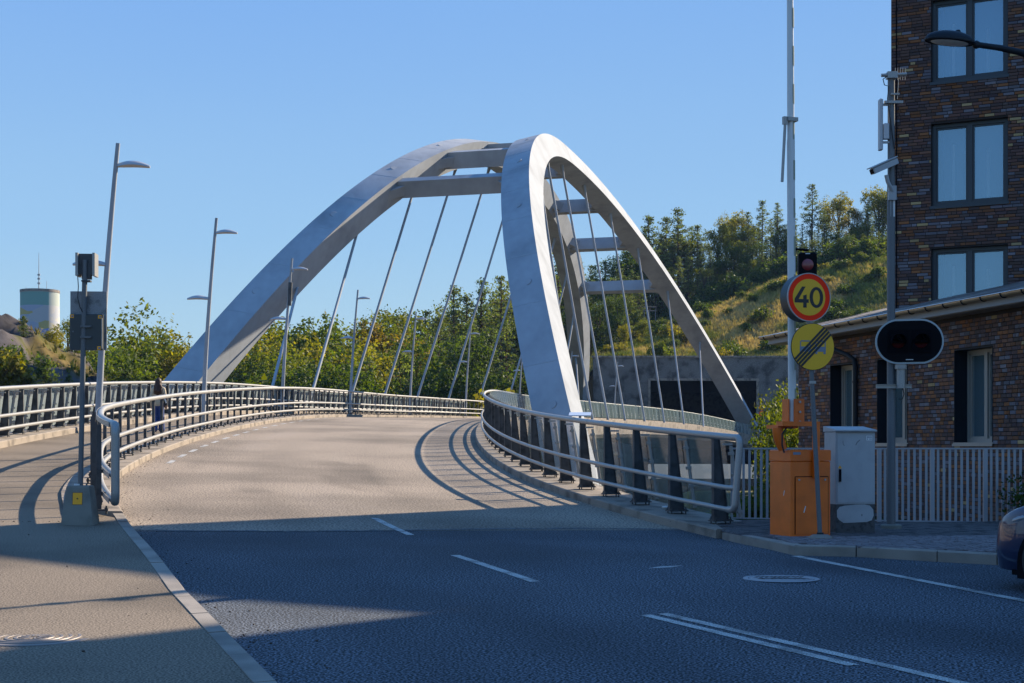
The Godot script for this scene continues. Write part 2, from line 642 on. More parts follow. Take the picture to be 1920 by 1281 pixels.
func build_land() -> void:
	var b := MB.new()
	var xs := []
	var ds := []
	var x := -320.0
	while x <= 330.0:
		xs.append(x)
		x += 2.0 if x > -30.0 and x < 110.0 else 6.0
	var d := -60.0
	while d < 470.0:
		ds.append(d)
		d += 6.0 if d < 12.0 else (2.0 if d < 80.0 else (4.0 if d < 180.0 or d > 300.0 else 3.0))
	ds.append_array([185.5, 185.8])
	ds.append_array([520.0, 620.0, 800.0, 1100.0, 1600.0, 2400.0])
	ds.sort()
	var xall := [-2600.0, -1400.0, -800.0, -480.0]
	xall.append_array(xs)
	xall.append_array([480.0, 800.0, 1400.0, 2600.0])
	var rows := []
	var cols := []
	for k in range(ds.size() - 1, -1, -1):
		var row := []
		var crow := []
		for xx in xall:
			var h := land(xx, ds[k])
			row.append(Vector3(xx, h, -ds[k]))
			var g := rough.get_noise_2d(xx * 3.0 + 50.0, ds[k] * 3.0) * 0.5 + 0.5
			var c := Color(0.15, 0.16, 0.045).lerp(Color(0.34, 0.26, 0.11), clampf(g * 1.5 - 0.35, 0, 1))
			if ds[k] > 239.0:
				c = Color(0.05, 0.048, 0.028)
			if ds[k] < 48.0:
				c = Color(0.05, 0.06, 0.025)
			crow.append(c)
		rows.append(row)
		cols.append(crow)
	# the tunnel tube passes below the step in the ground: no sheet across its mouth
	var cut := 0
	for k in rows.size():
		if rows[k][0].z < -185.6:
			cut = k
	b.grid(rows.slice(0, cut + 1), cols.slice(0, cut + 1))
	b.grid(rows.slice(cut + 1), cols.slice(cut + 1))
	var gm := grained(M.fleck, 2.2, M.stain, 9.0, 0.95, 2.0, 0.2)
	gm.vertex_color_use_as_albedo = true
	struct("ground", b.mesh(gm))
	# the bay under the bridge
	b = MB.new()
	b.face([Vector3(-900, -7.4, -24), Vector3(900, -7.4, -24), Vector3(900, -7.4, -420), Vector3(-900, -7.4, -420)])
	var wm := mat(L(0.015, 0.03, 0.035), 0.12)
	wm.heightmap_enabled = true
	wm.heightmap_texture = M.fleck
	wm.heightmap_scale = 4.0
	wm.uv1_triplanar = true
	wm.uv1_world_triplanar = true
	wm.uv1_scale = Vector3.ONE / 5.0
	struct("water", b.mesh(wm))
	# bare rock on the left bank
	b = MB.new()
	rows = []
	cols = []
	var dd := 168.0
	while dd >= 52.0:
		var row := []
		var crow := []
		var xx := -120.0
		while xx <= -12.0:
			var h := rock_h(xx, dd)
			row.append(Vector3(xx, h, -dd))
			var m := rough.get_noise_2d(xx * 2.6 + 700.0, dd * 3.2)
			var m2 := rough.get_noise_2d(xx * 13.0 + 700.0, dd * 13.0)
			var grass := smoothstep(0.07, 0.19, m + m2 * 0.5 - 0.04 + smoothstep(80.0, 66.0, dd) * 0.16)
			var m3 := rough.get_noise_2d(xx * 9.0 + 33.0, dd * 5.0 + xx * 3.0)
			var c := Color(0.075, 0.068, 0.068).lerp(Color(0.155, 0.135, 0.13), clampf(0.5 + m2 * 1.8 + m3, 0, 1))
			c = c.lerp(Color(0.20, 0.145, 0.05).lerp(Color(0.10, 0.11, 0.03), clampf(0.5 + 2.0 * rough.get_noise_2d(xx * 7.0, dd * 7.0 + 40.0), 0, 1)), grass)
			crow.append(c)
			xx += 0.6
		rows.append(row)
		cols.append(crow)
		dd -= 0.7
	b.grid(rows, cols)
	var rm := grained(M.fleck, 1.7, M.stain, 6.0, 0.95, 3.0, 0.2)
	rm.vertex_color_use_as_albedo = true
	struct("rocky_hill", b.mesh(rm))

func build_road() -> void:
	# old, pale bridge asphalt
	var b := MB.new()
	var rows := []
	var cols := []
	for s in srange(1.3, 215.0, 0.7):
		var row := []
		var crow := []
		for i in 29:
			var off := lerpf(kerb_off(s), -0.02, i / 28.0)
			row.append(pt(s, off))
			crow.append(wear(s, off, false))
		rows.append(row)
		cols.append(crow)
	rows.reverse()
	cols.reverse()
	b.grid(rows, cols)
	M.road_old.vertex_color_use_as_albedo = true
	M.road_new.vertex_color_use_as_albedo = true
	struct("bridge_road", b.mesh(M.road_old))
	# newer, darker asphalt on this side of the joint
	b = MB.new()
	rows = []
	cols = []
	for s in srange(-30.0, 1.32, 0.3):
		var row := []
		var crow := []
		var ko := kerb_off(s)
		for i in 90:
			var off := lerpf(ko, -14.0, i / 89.0)
			row.append(pt(s, off, -0.001))
			crow.append(wear(s, off, true))
		rows.append(row)
		cols.append(crow)
	rows.reverse()
	cols.reverse()
	b.grid(rows, cols)
	struct("road", b.mesh(M.road_new))
	# the ragged sealing strip where the two surfaces meet
	b = MB.new()
	rows = []
	var rng := RandomNumberGenerator.new()
	rng.seed = 5
	for i in 60:
		var off := lerpf(7.9, -0.4, i / 59.0)
		var w := 0.05 + rng.randf() * 0.12
		var j := (rng.randf() - 0.5) * 0.06 + 0.12 * sin(off * 0.8)
		rows.append([pt(1.32 + j, off, 0.004), pt(1.32 + j + w, off, 0.004)])
	b.grid(rows)
	struct("asphalt_joint", b.mesh(grained(M.grit, 0.8, M.stain, 0.7, 0.9, 0.0, 0.3, L(0.20, 0.20, 0.20))))
	# walkway and pavement on the left
	b = MB.new()
	rows = []
	for s in srange(-30.0, 215.0, 1.0):
		var row := []
		var a := kerb_off(s) + (0.14 if s < 2.6 else 0.6)
		var e := W2 + 0.02 if s > 3.0 else 15.0
		for i in 8:
			row.append(pt(s, lerpf(e, a, i / 7.0), 0.1))
		rows.append(row)
	rows.reverse()
	b.grid(rows)
	struct("walkway", b.mesh(M.walk))
	# kerb stones along the left pavement, one metre each
	var kerb := struct("left_kerb", kerb_strip(2.55, 215.0))
	var rg := RandomNumberGenerator.new()
	rg.seed = 9
	var s := 2.5
	while s > -16.0:
		var l := 0.98
		b = MB.new()
		var rows2 := []
		var h := 0.104 + rg.randf() * 0.006
		for q in [s, s - l * 0.5, s - l]:
			var o := kerb_off(q)
			rows2.append([pt(q, o, -0.1), pt(q, o + 0.0, h - 0.012), pt(q, o + 0.012, h), pt(q, o + 0.142, h), pt(q, o + 0.142, -0.1)])
		rows2.reverse()
		b.loft(rows2, true)
		part("kerb_stone", b.mesh(M.granite), kerb)
		s -= l + 0.02
	# right side: concrete edge under the glass railing
	b = MB.new()
	b.loft(along([Vector2(-1.0, -0.5), Vector2(-1.0, KB), Vector2(-0.02, KB), Vector2(0.0, KB - 0.02), Vector2(0.0, -0.5)], 0.2, 168.0, 1.0), true)
	struct("right_kerb", b.mesh(M.concrete))
	# left side: raised edge under the outer railing
	b = MB.new()
	b.loft(along([Vector2(W2, -0.4), Vector2(W2, 2 * KB - 0.02), Vector2(W2 + 0.02, 2 * KB), Vector2(W2 + 1.0, 2 * KB), Vector2(W2 + 1.0, -0.5)], 3.0, 168.0, 1.0), true)
	struct("outer_kerb", b.mesh(M.concrete))
	# painted lines
	b = MB.new()
	for seg in [[0.75, 2.95, 4.33, 4.31], [-4.05, -1.8, 4.72, 4.62]]:
		strip(b, seg[0], seg[1], seg[2], seg[3], 0.11)
	struct("centre_line_dash", b.mesh(M.paint_white))
	b = MB.new()
	strip(b, -9.1, -6.45, 4.98, 4.97, 0.1)
	strip(b, -26.0, -6.45, 4.8, 4.79, 0.1)
	struct("double_centre_line", b.mesh(M.paint_white))
	b = MB.new()
	var rowl := []
	for i in 9:
		var t := i / 8.0
		var px := lerpf(3.37, 5.9, t)
		var pd := lerpf(16.9, 8.7, t)
		var w := Vector2(0.956, 0.294) * 0.06
		rowl.append([Vector3(px - w.x, near_h(px, pd) + 0.004, -(pd - w.y)), Vector3(px + w.x, near_h(px, pd) + 0.004, -(pd + w.y))])
	b.grid(rowl)
	struct("edge_line", b.mesh(M.paint_white))
	b = MB.new()
	s = 14.2
	while s < 60.0:
		strip(b, s, s + 1.0, 7.76, 7.76, 0.13)
		s += 2.02
	strip(b, -3.55, -3.45, 2.95, 2.75, 0.3)
	struct("edge_dash", b.mesh(M.paint_white))
	# right pavement with its granite kerb
	var line := [Vector2(2.97, 20.1), Vector2(3.05, 18.9), Vector2(3.37, 16.98), Vector2(4.08, 16.83), Vector2(4.87, 16.27), Vector2(5.44, 15.93), Vector2(8.6, 14.1), Vector2(13.0, 11.6), Vector2(18.0, 8.7)]
	var poly := PackedVector2Array()
	for p in line:
		poly.append(p)
	poly.append(Vector2(24, 20))
	poly.append(Vector2(13.0, 21.9))
	poly.append(Vector2(2.97, 21.9))
	b = MB.new()
	var tri := Geometry2D.triangulate_polygon(poly)
	for k in range(0, tri.size(), 3):
		var q := []
		for i in 3:
			var p := poly[tri[k + i]]
			q.append(Vector3(p.x, near_h(p.x, p.y) + 0.11, -p.y))
		if (q[1] - q[0]).cross(q[2] - q[0]).y < 0:
			q.reverse()
		b.face(q)
	var pav := struct("pavement", b.mesh(grained(M.grit, 1.3, M.stain, 2.0, 0.92, 0.3, 0.3, L(0.17, 0.15, 0.145))))
	# rows of small setts, uneven by a few millimetres
	b = MB.new()
	rg.seed = 77
	var rowi := 0
	var pd := 16.0
	while pd < 20.6:
		var px := 3.0 + (0.05 if rowi % 2 else 0.0)
		while px < 9.0:
			var wv := 0.085 + rg.randf() * 0.015
			var lineup := 16.98 - (px - 3.37) * 0.52 if px > 3.37 else 18.9
			if pd > lineup + 0.25 and pd < 19.2 + (px - 3.0) * 0.12:
				var tone := 0.75 + rg.randf() * 0.5
				b.col = Color(0.19, 0.165, 0.165) * tone
				var bend := 0.06 * sin(px * 4.0)
				b.box(Vector3(px + wv * 0.5, near_h(px, pd) + 0.112 + rg.randf() * 0.006, -(pd + bend)), Vector3(wv - 0.012, 0.02, 0.085))
			px += wv
		pd += 0.098
		rowi += 1
	var setts := part("setts", b.mesh(vmat(0.85)), pav)
	setts.set_meta("kind", "stuff")
	# a few smooth slabs nearer the fence
	b = MB.new()
	for i in 6:
		for j in 2:
			var cx := 5.6 + i * 0.72
			var cd := 20.25 + j * 0.72
			b = MB.new()
			b.box(Vector3(cx, near_h(cx, cd) + 0.122, -cd), Vector3(0.7, 0.02, 0.7), Basis(Vector3.BACK, 0.0))
			part("paving_slab", b.mesh(M.granite), pav)
	var rk := struct("pavement_kerb", kerb_run(line, 0, 2))
	for i in range(2, line.size() - 1):
		var a: Vector2 = line[i]
		var e: Vector2 = line[i + 1]
		var pieces := maxi(1, roundi(a.distance_to(e) / 1.0))
		for k in pieces:
			var p0 := a.lerp(e, float(k) / pieces)
			var p1 := a.lerp(e, float(k + 1) / pieces)
			p1 = p1.lerp(p0, 0.012 / maxf(p0.distance_to(p1), 0.1))
			part("kerb_stone", kerb_run([p0, p1], 0, 1), rk)
	# manhole covers
	manhole("road_manhole_cover", "round grey iron manhole cover with slotted grating in the dark road", Vector3(2.757, near_h(2.757, 14.56) + 0.003, -14.56), 0.34, true)
	manhole("pavement_manhole_cover", "round rusty manhole cover with raised ring pattern in the left pavement", Vector3(-3.36, near_h(-3.36, 10.0) + 0.112, -10.0), 0.36, false)

# how traffic has worn the asphalt: wheel tracks, oil streaks, a pale scuffed band along the middle line
func wear(s: float, off: float, fresh: bool) -> Color:
	var k := 1.0
	var wob := rough.get_noise_2d(s * 2.0, off * 3.0 + 40.0) * 0.5
	for c in [1.3, 3.1, 5.5, 7.1] if not fresh else [1.2, 3.3, 6.0, 7.6]:
		k -= (0.10 if not fresh else 0.16) * exp(-pow((off - c + wob * 0.5) / 0.42, 2.0))
	var patch := rough.get_noise_2d(s * 7.0, off * 16.0)
	k += patch * (0.07 if not fresh else 0.3)
	var streak := rough.get_noise_2d(s * 1.1 + 200.0, off * 22.0)
	k += streak * 0.10
	if fresh:
		k += 0.55 * exp(-pow((off - 4.75 + wob * 0.4) / 0.26, 2.0)) * smoothstep(2.0, -1.0, s)
		k += 0.25 * exp(-pow((s - 0.9) / 0.5, 2.0)) * clampf(0.5 + 3.0 * patch, 0, 1)
		return Color(k * 0.98, k, k * 1.02)
	var oil := rough.get_noise_2d(s * 3.0 + 500.0, off * 14.0)
	if s > 7.0 and s < 16.0:
		k -= 0.28 * smoothstep(0.12, 0.3, oil)
	return Color(k, k * 0.99, k * 0.97)

func kerb_strip(a: float, e: float) -> ArrayMesh:
	var b := MB.new()
	b.loft(along([Vector2(0.0, -0.4), Vector2(0.0, KB - 0.02), Vector2(0.02, KB), Vector2(0.78, KB), Vector2(0.78, -0.2)], a, e, 1.0, kerb_off), true)
	return b.mesh(M.concrete)

func kerb_run(line: Array, i0: int, i1: int) -> ArrayMesh:
	var b := MB.new()
	for i in range(i0, i1):
		var a: Vector2 = line[i]
		var e: Vector2 = line[i + 1]
		var t := (e - a).normalized()
		var back := Vector2(-t.y, t.x)
		if back.y < 0:
			back = -back
		if absf(t.x) < 0.4:
			back = Vector2(1, 0)
		var ha := 0.10 if i0 == 0 and i1 == 2 and i == 0 else 0.125
		var hb := 0.125
		if i0 == 0 and i1 == 2 and i == 0:
			hb = 0.115
		elif i0 == 0 and i1 == 2:
			ha = 0.115
		var rows := []
		for q in [[a, ha], [e, hb]]:
			var p: Vector2 = q[0]
			var y := near_h(p.x, p.y)
			var bk := p + back * 0.14
			rows.append([Vector3(p.x, y - 0.1, -p.y), Vector3(p.x, y + q[1] - 0.015, -p.y), Vector3(p.x + back.x * 0.015, y + q[1], -(p.y + back.y * 0.015)), Vector3(bk.x, y + q[1], -bk.y), Vector3(bk.x, y - 0.1, -bk.y)])
		b.loft(rows, true)
	return b.mesh(M.granite)

func strip(b: MB, s0: float, s1: float, o0: float, o1: float, w: float) -> void:
	var rows := []
	for s in srange(s0, s1, 0.7):
		var o := lerpf(o0, o1, (s - s0) / (s1 - s0))
		rows.append([pt(s, o + w * 0.5, 0.004), pt(s, o - w * 0.5, 0.004)])
	rows.reverse()
	b.grid(rows)

func manhole(called: String, label: String, at: Vector3, r: float, slots: bool) -> void:
	var t := thing(called, label, "manhole cover", at)
	var grey := L(0.30, 0.30, 0.31) if slots else L(0.20, 0.17, 0.15)
	var b := MB.new()
	b.lathe([Vector2(r + 0.05, 0.0), Vector2(r + 0.045, 0.006), Vector2(r, 0.006), Vector2(r - 0.006, 0.0)], 40)
	part("frame", b.mesh(mat(grey, 0.6, 0.3)), t)
	b = MB.new()
	b.lathe([Vector2(r - 0.012, 0.004), Vector2(0.001, 0.004)], 40)
	for k in 4:
		var q := r * (0.9 - 0.17 * k)
		b.lathe([Vector2(q, 0.004), Vector2(q - 0.004, 0.011), Vector2(q - 0.024, 0.011), Vector2(q - 0.028, 0.004)], 40)
	if not slots:
		for k in 16:
			var an := TAU * k / 16
			b.box(Vector3(cos(an), 0, sin(an)) * r * 0.2 + Vector3(0, 0.008, 0), Vector3(r * 0.2, 0.008, 0.014), Basis(Vector3.UP, -an))
	part("cover", b.mesh(mat(grey, 0.55, 0.35)), t)
	if slots:
		b = MB.new()
		for k in range(-6, 7):
			for j in [-1, 1]:
				var z: float = 0.10 * j
				var lim := sqrt(maxf(0.0, 0.81 * r * r - z * z))
				var xx := k * 0.045
				if absf(xx) < lim - 0.03:
					b.box(Vector3(xx, 0.0115, z), Vector3(0.018, 0.002, 0.12), Basis(Vector3.UP, 0.5 * j))
		part("slots", b.mesh(mat(L(0.01, 0.01, 0.01), 0.9)), t).set_meta("kind", "stuff")

func build_portal() -> void:
	var t := thing("tunnel_portal", "grey pebbled concrete tunnel front with dark rectangular opening beyond the bridge", "tunnel")
	var Z := -185.0
	var pm := grained(noise_tex(43, 0.22, 2, [[0.0, G(0.3)], [0.5, G(0.62)], [0.68, G(0.85)], [0.8, G(1.6)], [1.0, G(1.9)]], 512), 7.0, M.stain, 15.0, 0.92, 2.0, 0.3, L(0.40, 0.375, 0.345))
	var x0 := 10.6
	var x1 := 52.0
	var o0 := 17.7
	var o1 := 32.1
	var top := 13.45
	var lin := 10.75
	var b := MB.new()
	b.box(Vector3((x0 + o0) / 2, 3.2, Z - 0.6), Vector3(o0 - x0, top * 2 - 6.4, 1.2))
	b.box(Vector3((o1 + x1) / 2, 3.2, Z - 0.6), Vector3(x1 - o1, top * 2 - 6.4, 1.2))
	b.box(Vector3((o0 + o1) / 2, (top + lin) / 2, Z - 0.6), Vector3(o1 - o0, top - lin, 1.2))
	part("front_wall", b.mesh(pm), t)
	b = MB.new()
	b.box(Vector3((x0 + x1) / 2, top + 0.12, Z - 0.6), Vector3(x1 - x0 + 0.3, 0.24, 1.5))
	part("coping", b.mesh(M.concrete), t)
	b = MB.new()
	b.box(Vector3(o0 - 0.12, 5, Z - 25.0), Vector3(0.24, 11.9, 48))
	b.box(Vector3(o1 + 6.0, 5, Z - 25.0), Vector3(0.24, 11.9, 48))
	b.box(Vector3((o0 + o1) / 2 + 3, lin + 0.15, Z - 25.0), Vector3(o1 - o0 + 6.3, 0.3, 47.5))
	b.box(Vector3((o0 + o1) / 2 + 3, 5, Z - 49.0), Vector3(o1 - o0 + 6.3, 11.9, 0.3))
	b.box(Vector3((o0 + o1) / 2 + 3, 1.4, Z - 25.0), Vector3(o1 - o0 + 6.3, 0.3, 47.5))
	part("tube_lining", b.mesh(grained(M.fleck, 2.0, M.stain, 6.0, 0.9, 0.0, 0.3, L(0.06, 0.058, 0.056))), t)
	b = MB.new()
	b.box(Vector3(o0 + 0.16, 5.6, Z + 0.02), Vector3(0.3, 10.3, 0.24))
	b.box(Vector3(o1 - 0.16, 5.6, Z + 0.02), Vector3(0.3, 10.3, 0.24))
	b.box(Vector3((o0 + o1) / 2, lin - 0.16, Z + 0.015), Vector3(o1 - o0 - 0.64, 0.3, 0.25))
	part("opening_frame", b.mesh(M.concrete), t)

# ---------------------------------------------------------------- brick walls
const TONES := [Color(0.10, 0.062, 0.052), Color(0.125, 0.068, 0.054), Color(0.085, 0.058, 0.056), Color(0.17, 0.075, 0.038), Color(0.21, 0.09, 0.04), Color(0.15, 0.14, 0.155), Color(0.115, 0.108, 0.125), Color(0.33, 0.24, 0.12), Color(0.085, 0.06, 0.055), Color(0.145, 0.075, 0.05)]
const SHARE := [0.2, 0.34, 0.48, 0.58, 0.64, 0.73, 0.82, 0.845, 0.93, 1.0]
func brick_tone(rng: RandomNumberGenerator, warm: float) -> Color:
	var r := rng.randf()
	for i in 10:
		if r < SHARE[i]:
			var c: Color = TONES[i]
			if warm > 0.0 and i in [0, 2, 6] and rng.randf() < warm:
				c = TONES[9 if rng.randf() < 0.6 else 4]
			return c * (0.75 + 0.5 * rng.randf())
	return TONES[0]

# frame: origin at the wall's foot, x along, y up, z out. holes: [x0, x1, y0, y1]
func brick_wall(t: Node3D, fr: Transform3D, length: float, height: float, y0: float, holes: Array, blen: float, course: float, warm: float, in_view: Callable, rng: RandomNumberGenerator) -> void:
	var all := []
	var row := 0
	var y := y0
	while y + course < height:
		var x := -blen * rng.randf() * 0.5
		var cuts := []
		for h in holes:
			if y + course > h[2] + 0.005 and y < h[3] - 0.005:
				cuts.append(h)
		while x < length:
			var w: float = blen * (0.5 if rng.randf() < 0.22 else (0.85 + rng.randf() * 0.3))
			var a := maxf(x, 0.0)
			var e := minf(x + w, length)
			for h in cuts:
				if a < h[0] and e > h[0]:
					e = h[0]
				elif a >= h[0] and a < h[1]:
					a = minf(h[1], e)
			if e - a > 0.03:
				all.append([a, e, y, brick_tone(rng, warm), rng.randf()])
			x += w
		y += course
		row += 1
	# the 300 that show largest stand alone; the rest are joined
	var rank := []
	for i in all.size():
		var q: Array = all[i]
		var p := fr * Vector3((q[0] + q[1]) / 2, q[2], 0)
		if in_view.call(p) and q[1] - q[0] > blen * 0.6:
			rank.append([-p.z, i])
	rank.sort()
	var alone := {}
	for i in mini(296, rank.size()):
		alone[rank[i][1]] = true
	var m := vmat(0.82, 0.35)
	m.heightmap_enabled = true
	m.heightmap_texture = M.fleck
	m.heightmap_scale = 0.25
	m.uv1_triplanar = true
	m.uv1_world_triplanar = true
	m.uv1_scale = Vector3.ONE / 0.22
	var rest := MB.new()
	for i in all.size():
		var q: Array = all[i]
		var b := MB.new() if alone.has(i) else rest
		b.col = q[3]
		var w: float = q[1] - q[0] - 0.011
		var out: float = 0.012 + 0.006 * q[4]
		var c := Vector3((q[0] + q[1]) / 2, q[2] + course / 2, out / 2)
		if alone.has(i):
			brick_box(b, Vector3.ZERO, w, course - 0.013, out)
			part("brick", b.mesh(m), t, fr * Transform3D(Basis.IDENTITY, c))
		else:
			b.xf = fr
			brick_box(b, c, w, course - 0.013, out)
	var st := part("bricks", rest.mesh(m), t)
	st.set_meta("kind", "stuff")

func brick_box(b: MB, c: Vector3, w: float, h: float, d: float) -> void:
	var q := []
	var x := w * 0.5
	var y := h * 0.5
	var z := d * 0.5
	var k := 0.004
	var f := [c + Vector3(-x + k, -y + k, z), c + Vector3(x - k, -y + k, z), c + Vector3(x - k, y - k, z), c + Vector3(-x + k, y - k, z)]
	var e := [c + Vector3(-x, -y, z - k), c + Vector3(x, -y, z - k), c + Vector3(x, y, z - k), c + Vector3(-x, y, z - k)]
	var g := [c + Vector3(-x, -y, -z), c + Vector3(x, -y, -z), c + Vector3(x, y, -z), c + Vector3(-x, y, -z)]
	b.face(f)
	for i in 4:
		var j := (i + 1) % 4
		b.face([e[i], e[j], f[j], f[i]])
		b.face([g[i], g[j], e[j], e[i]])
	q.clear()

# wall slab with rectangular holes, thickness th behind z = 0
func holed_wall(b: MB, fr: Transform3D, length: float, y0: float, y1: float, holes: Array, th: float) -> void:
	b.xf = fr
	var xs := [0.0, length]
	for h in holes:
		xs.append(h[0])
		xs.append(h[1])
	xs.sort()
	for i in xs.size() - 1:
		if xs[i + 1] - xs[i] < 0.001:
			continue
		var mid: float = (xs[i] + xs[i + 1]) / 2
		var ys := [y0]
		var mine := []
		for h in holes:
			if mid > h[0] and mid < h[1]:
				mine.append([h[2], h[3]])
		mine.sort()
		for h in mine:
			ys.append(h[0])
			ys.append(h[1])
		ys.append(y1)
		for k in range(0, ys.size(), 2):
			b.box(Vector3(mid, (ys[k] + ys[k + 1]) / 2, -th / 2), Vector3(xs[i + 1] - xs[i], ys[k + 1] - ys[k], th))
	b.xf = Transform3D.IDENTITY

func wall_frame(x: float, d: float, dirx: float, dird: float) -> Transform3D:
	var u := Vector3(dirx, 0, -dird).normalized()
	return Transform3D(Basis(u, Vector3.UP, u.cross(Vector3.UP)), Vector3(x, 0, -d))

func window_unit(t: Node3D, fr: Transform3D, h: Array, depth: float, frame_m: Material, panes: int, glass: Material, sill_out: float, dark: bool) -> void:
	var w: float = h[1] - h[0]
	var hh: float = h[3] - h[2]
	var win := Node3D.new()
	win.name = "window"
	t.add_child(win, true)
	win.transform = fr * Transform3D(Basis.IDENTITY, Vector3(h[0], h[2], -depth))
	var b := MB.new()
	var f := 0.075
	for q in [[f / 2, hh / 2, f, hh], [w - f / 2, hh / 2, f, hh], [w / 2, f / 2, w - 2 * f, f], [w / 2, hh - f / 2, w - 2 * f, f]]:
		b.box(Vector3(q[0], q[1], 0), Vector3(q[2], q[3], 0.09))
	for k in range(1, panes):
		b.box(Vector3(w * k / panes, hh / 2, 0.004), Vector3(0.1, hh - 2 * f, 0.09))
	part("window_frame", b.mesh(frame_m), win)
	for k in panes:
		var a := f if k == 0 else w * k / panes + 0.05
		var e := w - f if k == panes - 1 else w * (k + 1) / panes - 0.05
		b = MB.new()
		for q in [[a + 0.02, hh / 2, 0.04, hh - 2 * f], [e - 0.02, hh / 2, 0.04, hh - 2 * f]]:
			b.box(Vector3(q[0], q[1], -0.012), Vector3(q[2], q[3], 0.05))
		b.box(Vector3((a + e) / 2, f + 0.02, -0.012), Vector3(e - a - 0.08, 0.04, 0.05))
		b.box(Vector3((a + e) / 2, hh - f - 0.02, -0.012), Vector3(e - a - 0.08, 0.04, 0.05))
		part("sash", b.mesh(frame_m), win)
		b = MB.new()
		b.face([Vector3(a + 0.04, f + 0.04, -0.01), Vector3(e - 0.04, f + 0.04, -0.01), Vector3(e - 0.04, hh - f - 0.04, -0.01), Vector3(a + 0.04, hh - f - 0.04, -0.01)])
		part("pane", b.mesh(glass), win)
	b = MB.new()
	b.box(Vector3(w / 2, -0.012, depth / 2 + sill_out / 2), Vector3(w + 0.06, 0.025, depth + sill_out - 0.05))
	b.box(Vector3(w / 2, -0.045, depth + sill_out - 0.006), Vector3(w + 0.06, 0.05, 0.012))
	part("sill", b.mesh(frame_m), win)
	# the room behind: side walls, floor, ceiling and back
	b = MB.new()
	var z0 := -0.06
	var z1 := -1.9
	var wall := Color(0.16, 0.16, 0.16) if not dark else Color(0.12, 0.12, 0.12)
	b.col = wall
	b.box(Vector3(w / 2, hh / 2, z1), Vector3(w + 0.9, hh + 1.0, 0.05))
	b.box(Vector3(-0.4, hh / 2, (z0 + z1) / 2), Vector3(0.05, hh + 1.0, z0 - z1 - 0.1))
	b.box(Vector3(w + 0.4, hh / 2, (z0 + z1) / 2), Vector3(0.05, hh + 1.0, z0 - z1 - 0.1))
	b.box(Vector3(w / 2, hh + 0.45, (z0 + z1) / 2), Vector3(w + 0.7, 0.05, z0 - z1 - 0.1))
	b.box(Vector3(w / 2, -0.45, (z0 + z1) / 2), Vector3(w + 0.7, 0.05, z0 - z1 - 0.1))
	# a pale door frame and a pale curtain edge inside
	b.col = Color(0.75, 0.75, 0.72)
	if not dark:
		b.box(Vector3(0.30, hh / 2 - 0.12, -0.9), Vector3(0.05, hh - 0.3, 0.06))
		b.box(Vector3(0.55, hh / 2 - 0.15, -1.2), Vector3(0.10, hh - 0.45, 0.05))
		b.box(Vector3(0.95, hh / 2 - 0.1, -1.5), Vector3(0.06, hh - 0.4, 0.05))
	part("room", b.mesh(vmat(0.9, 0.3)), win)

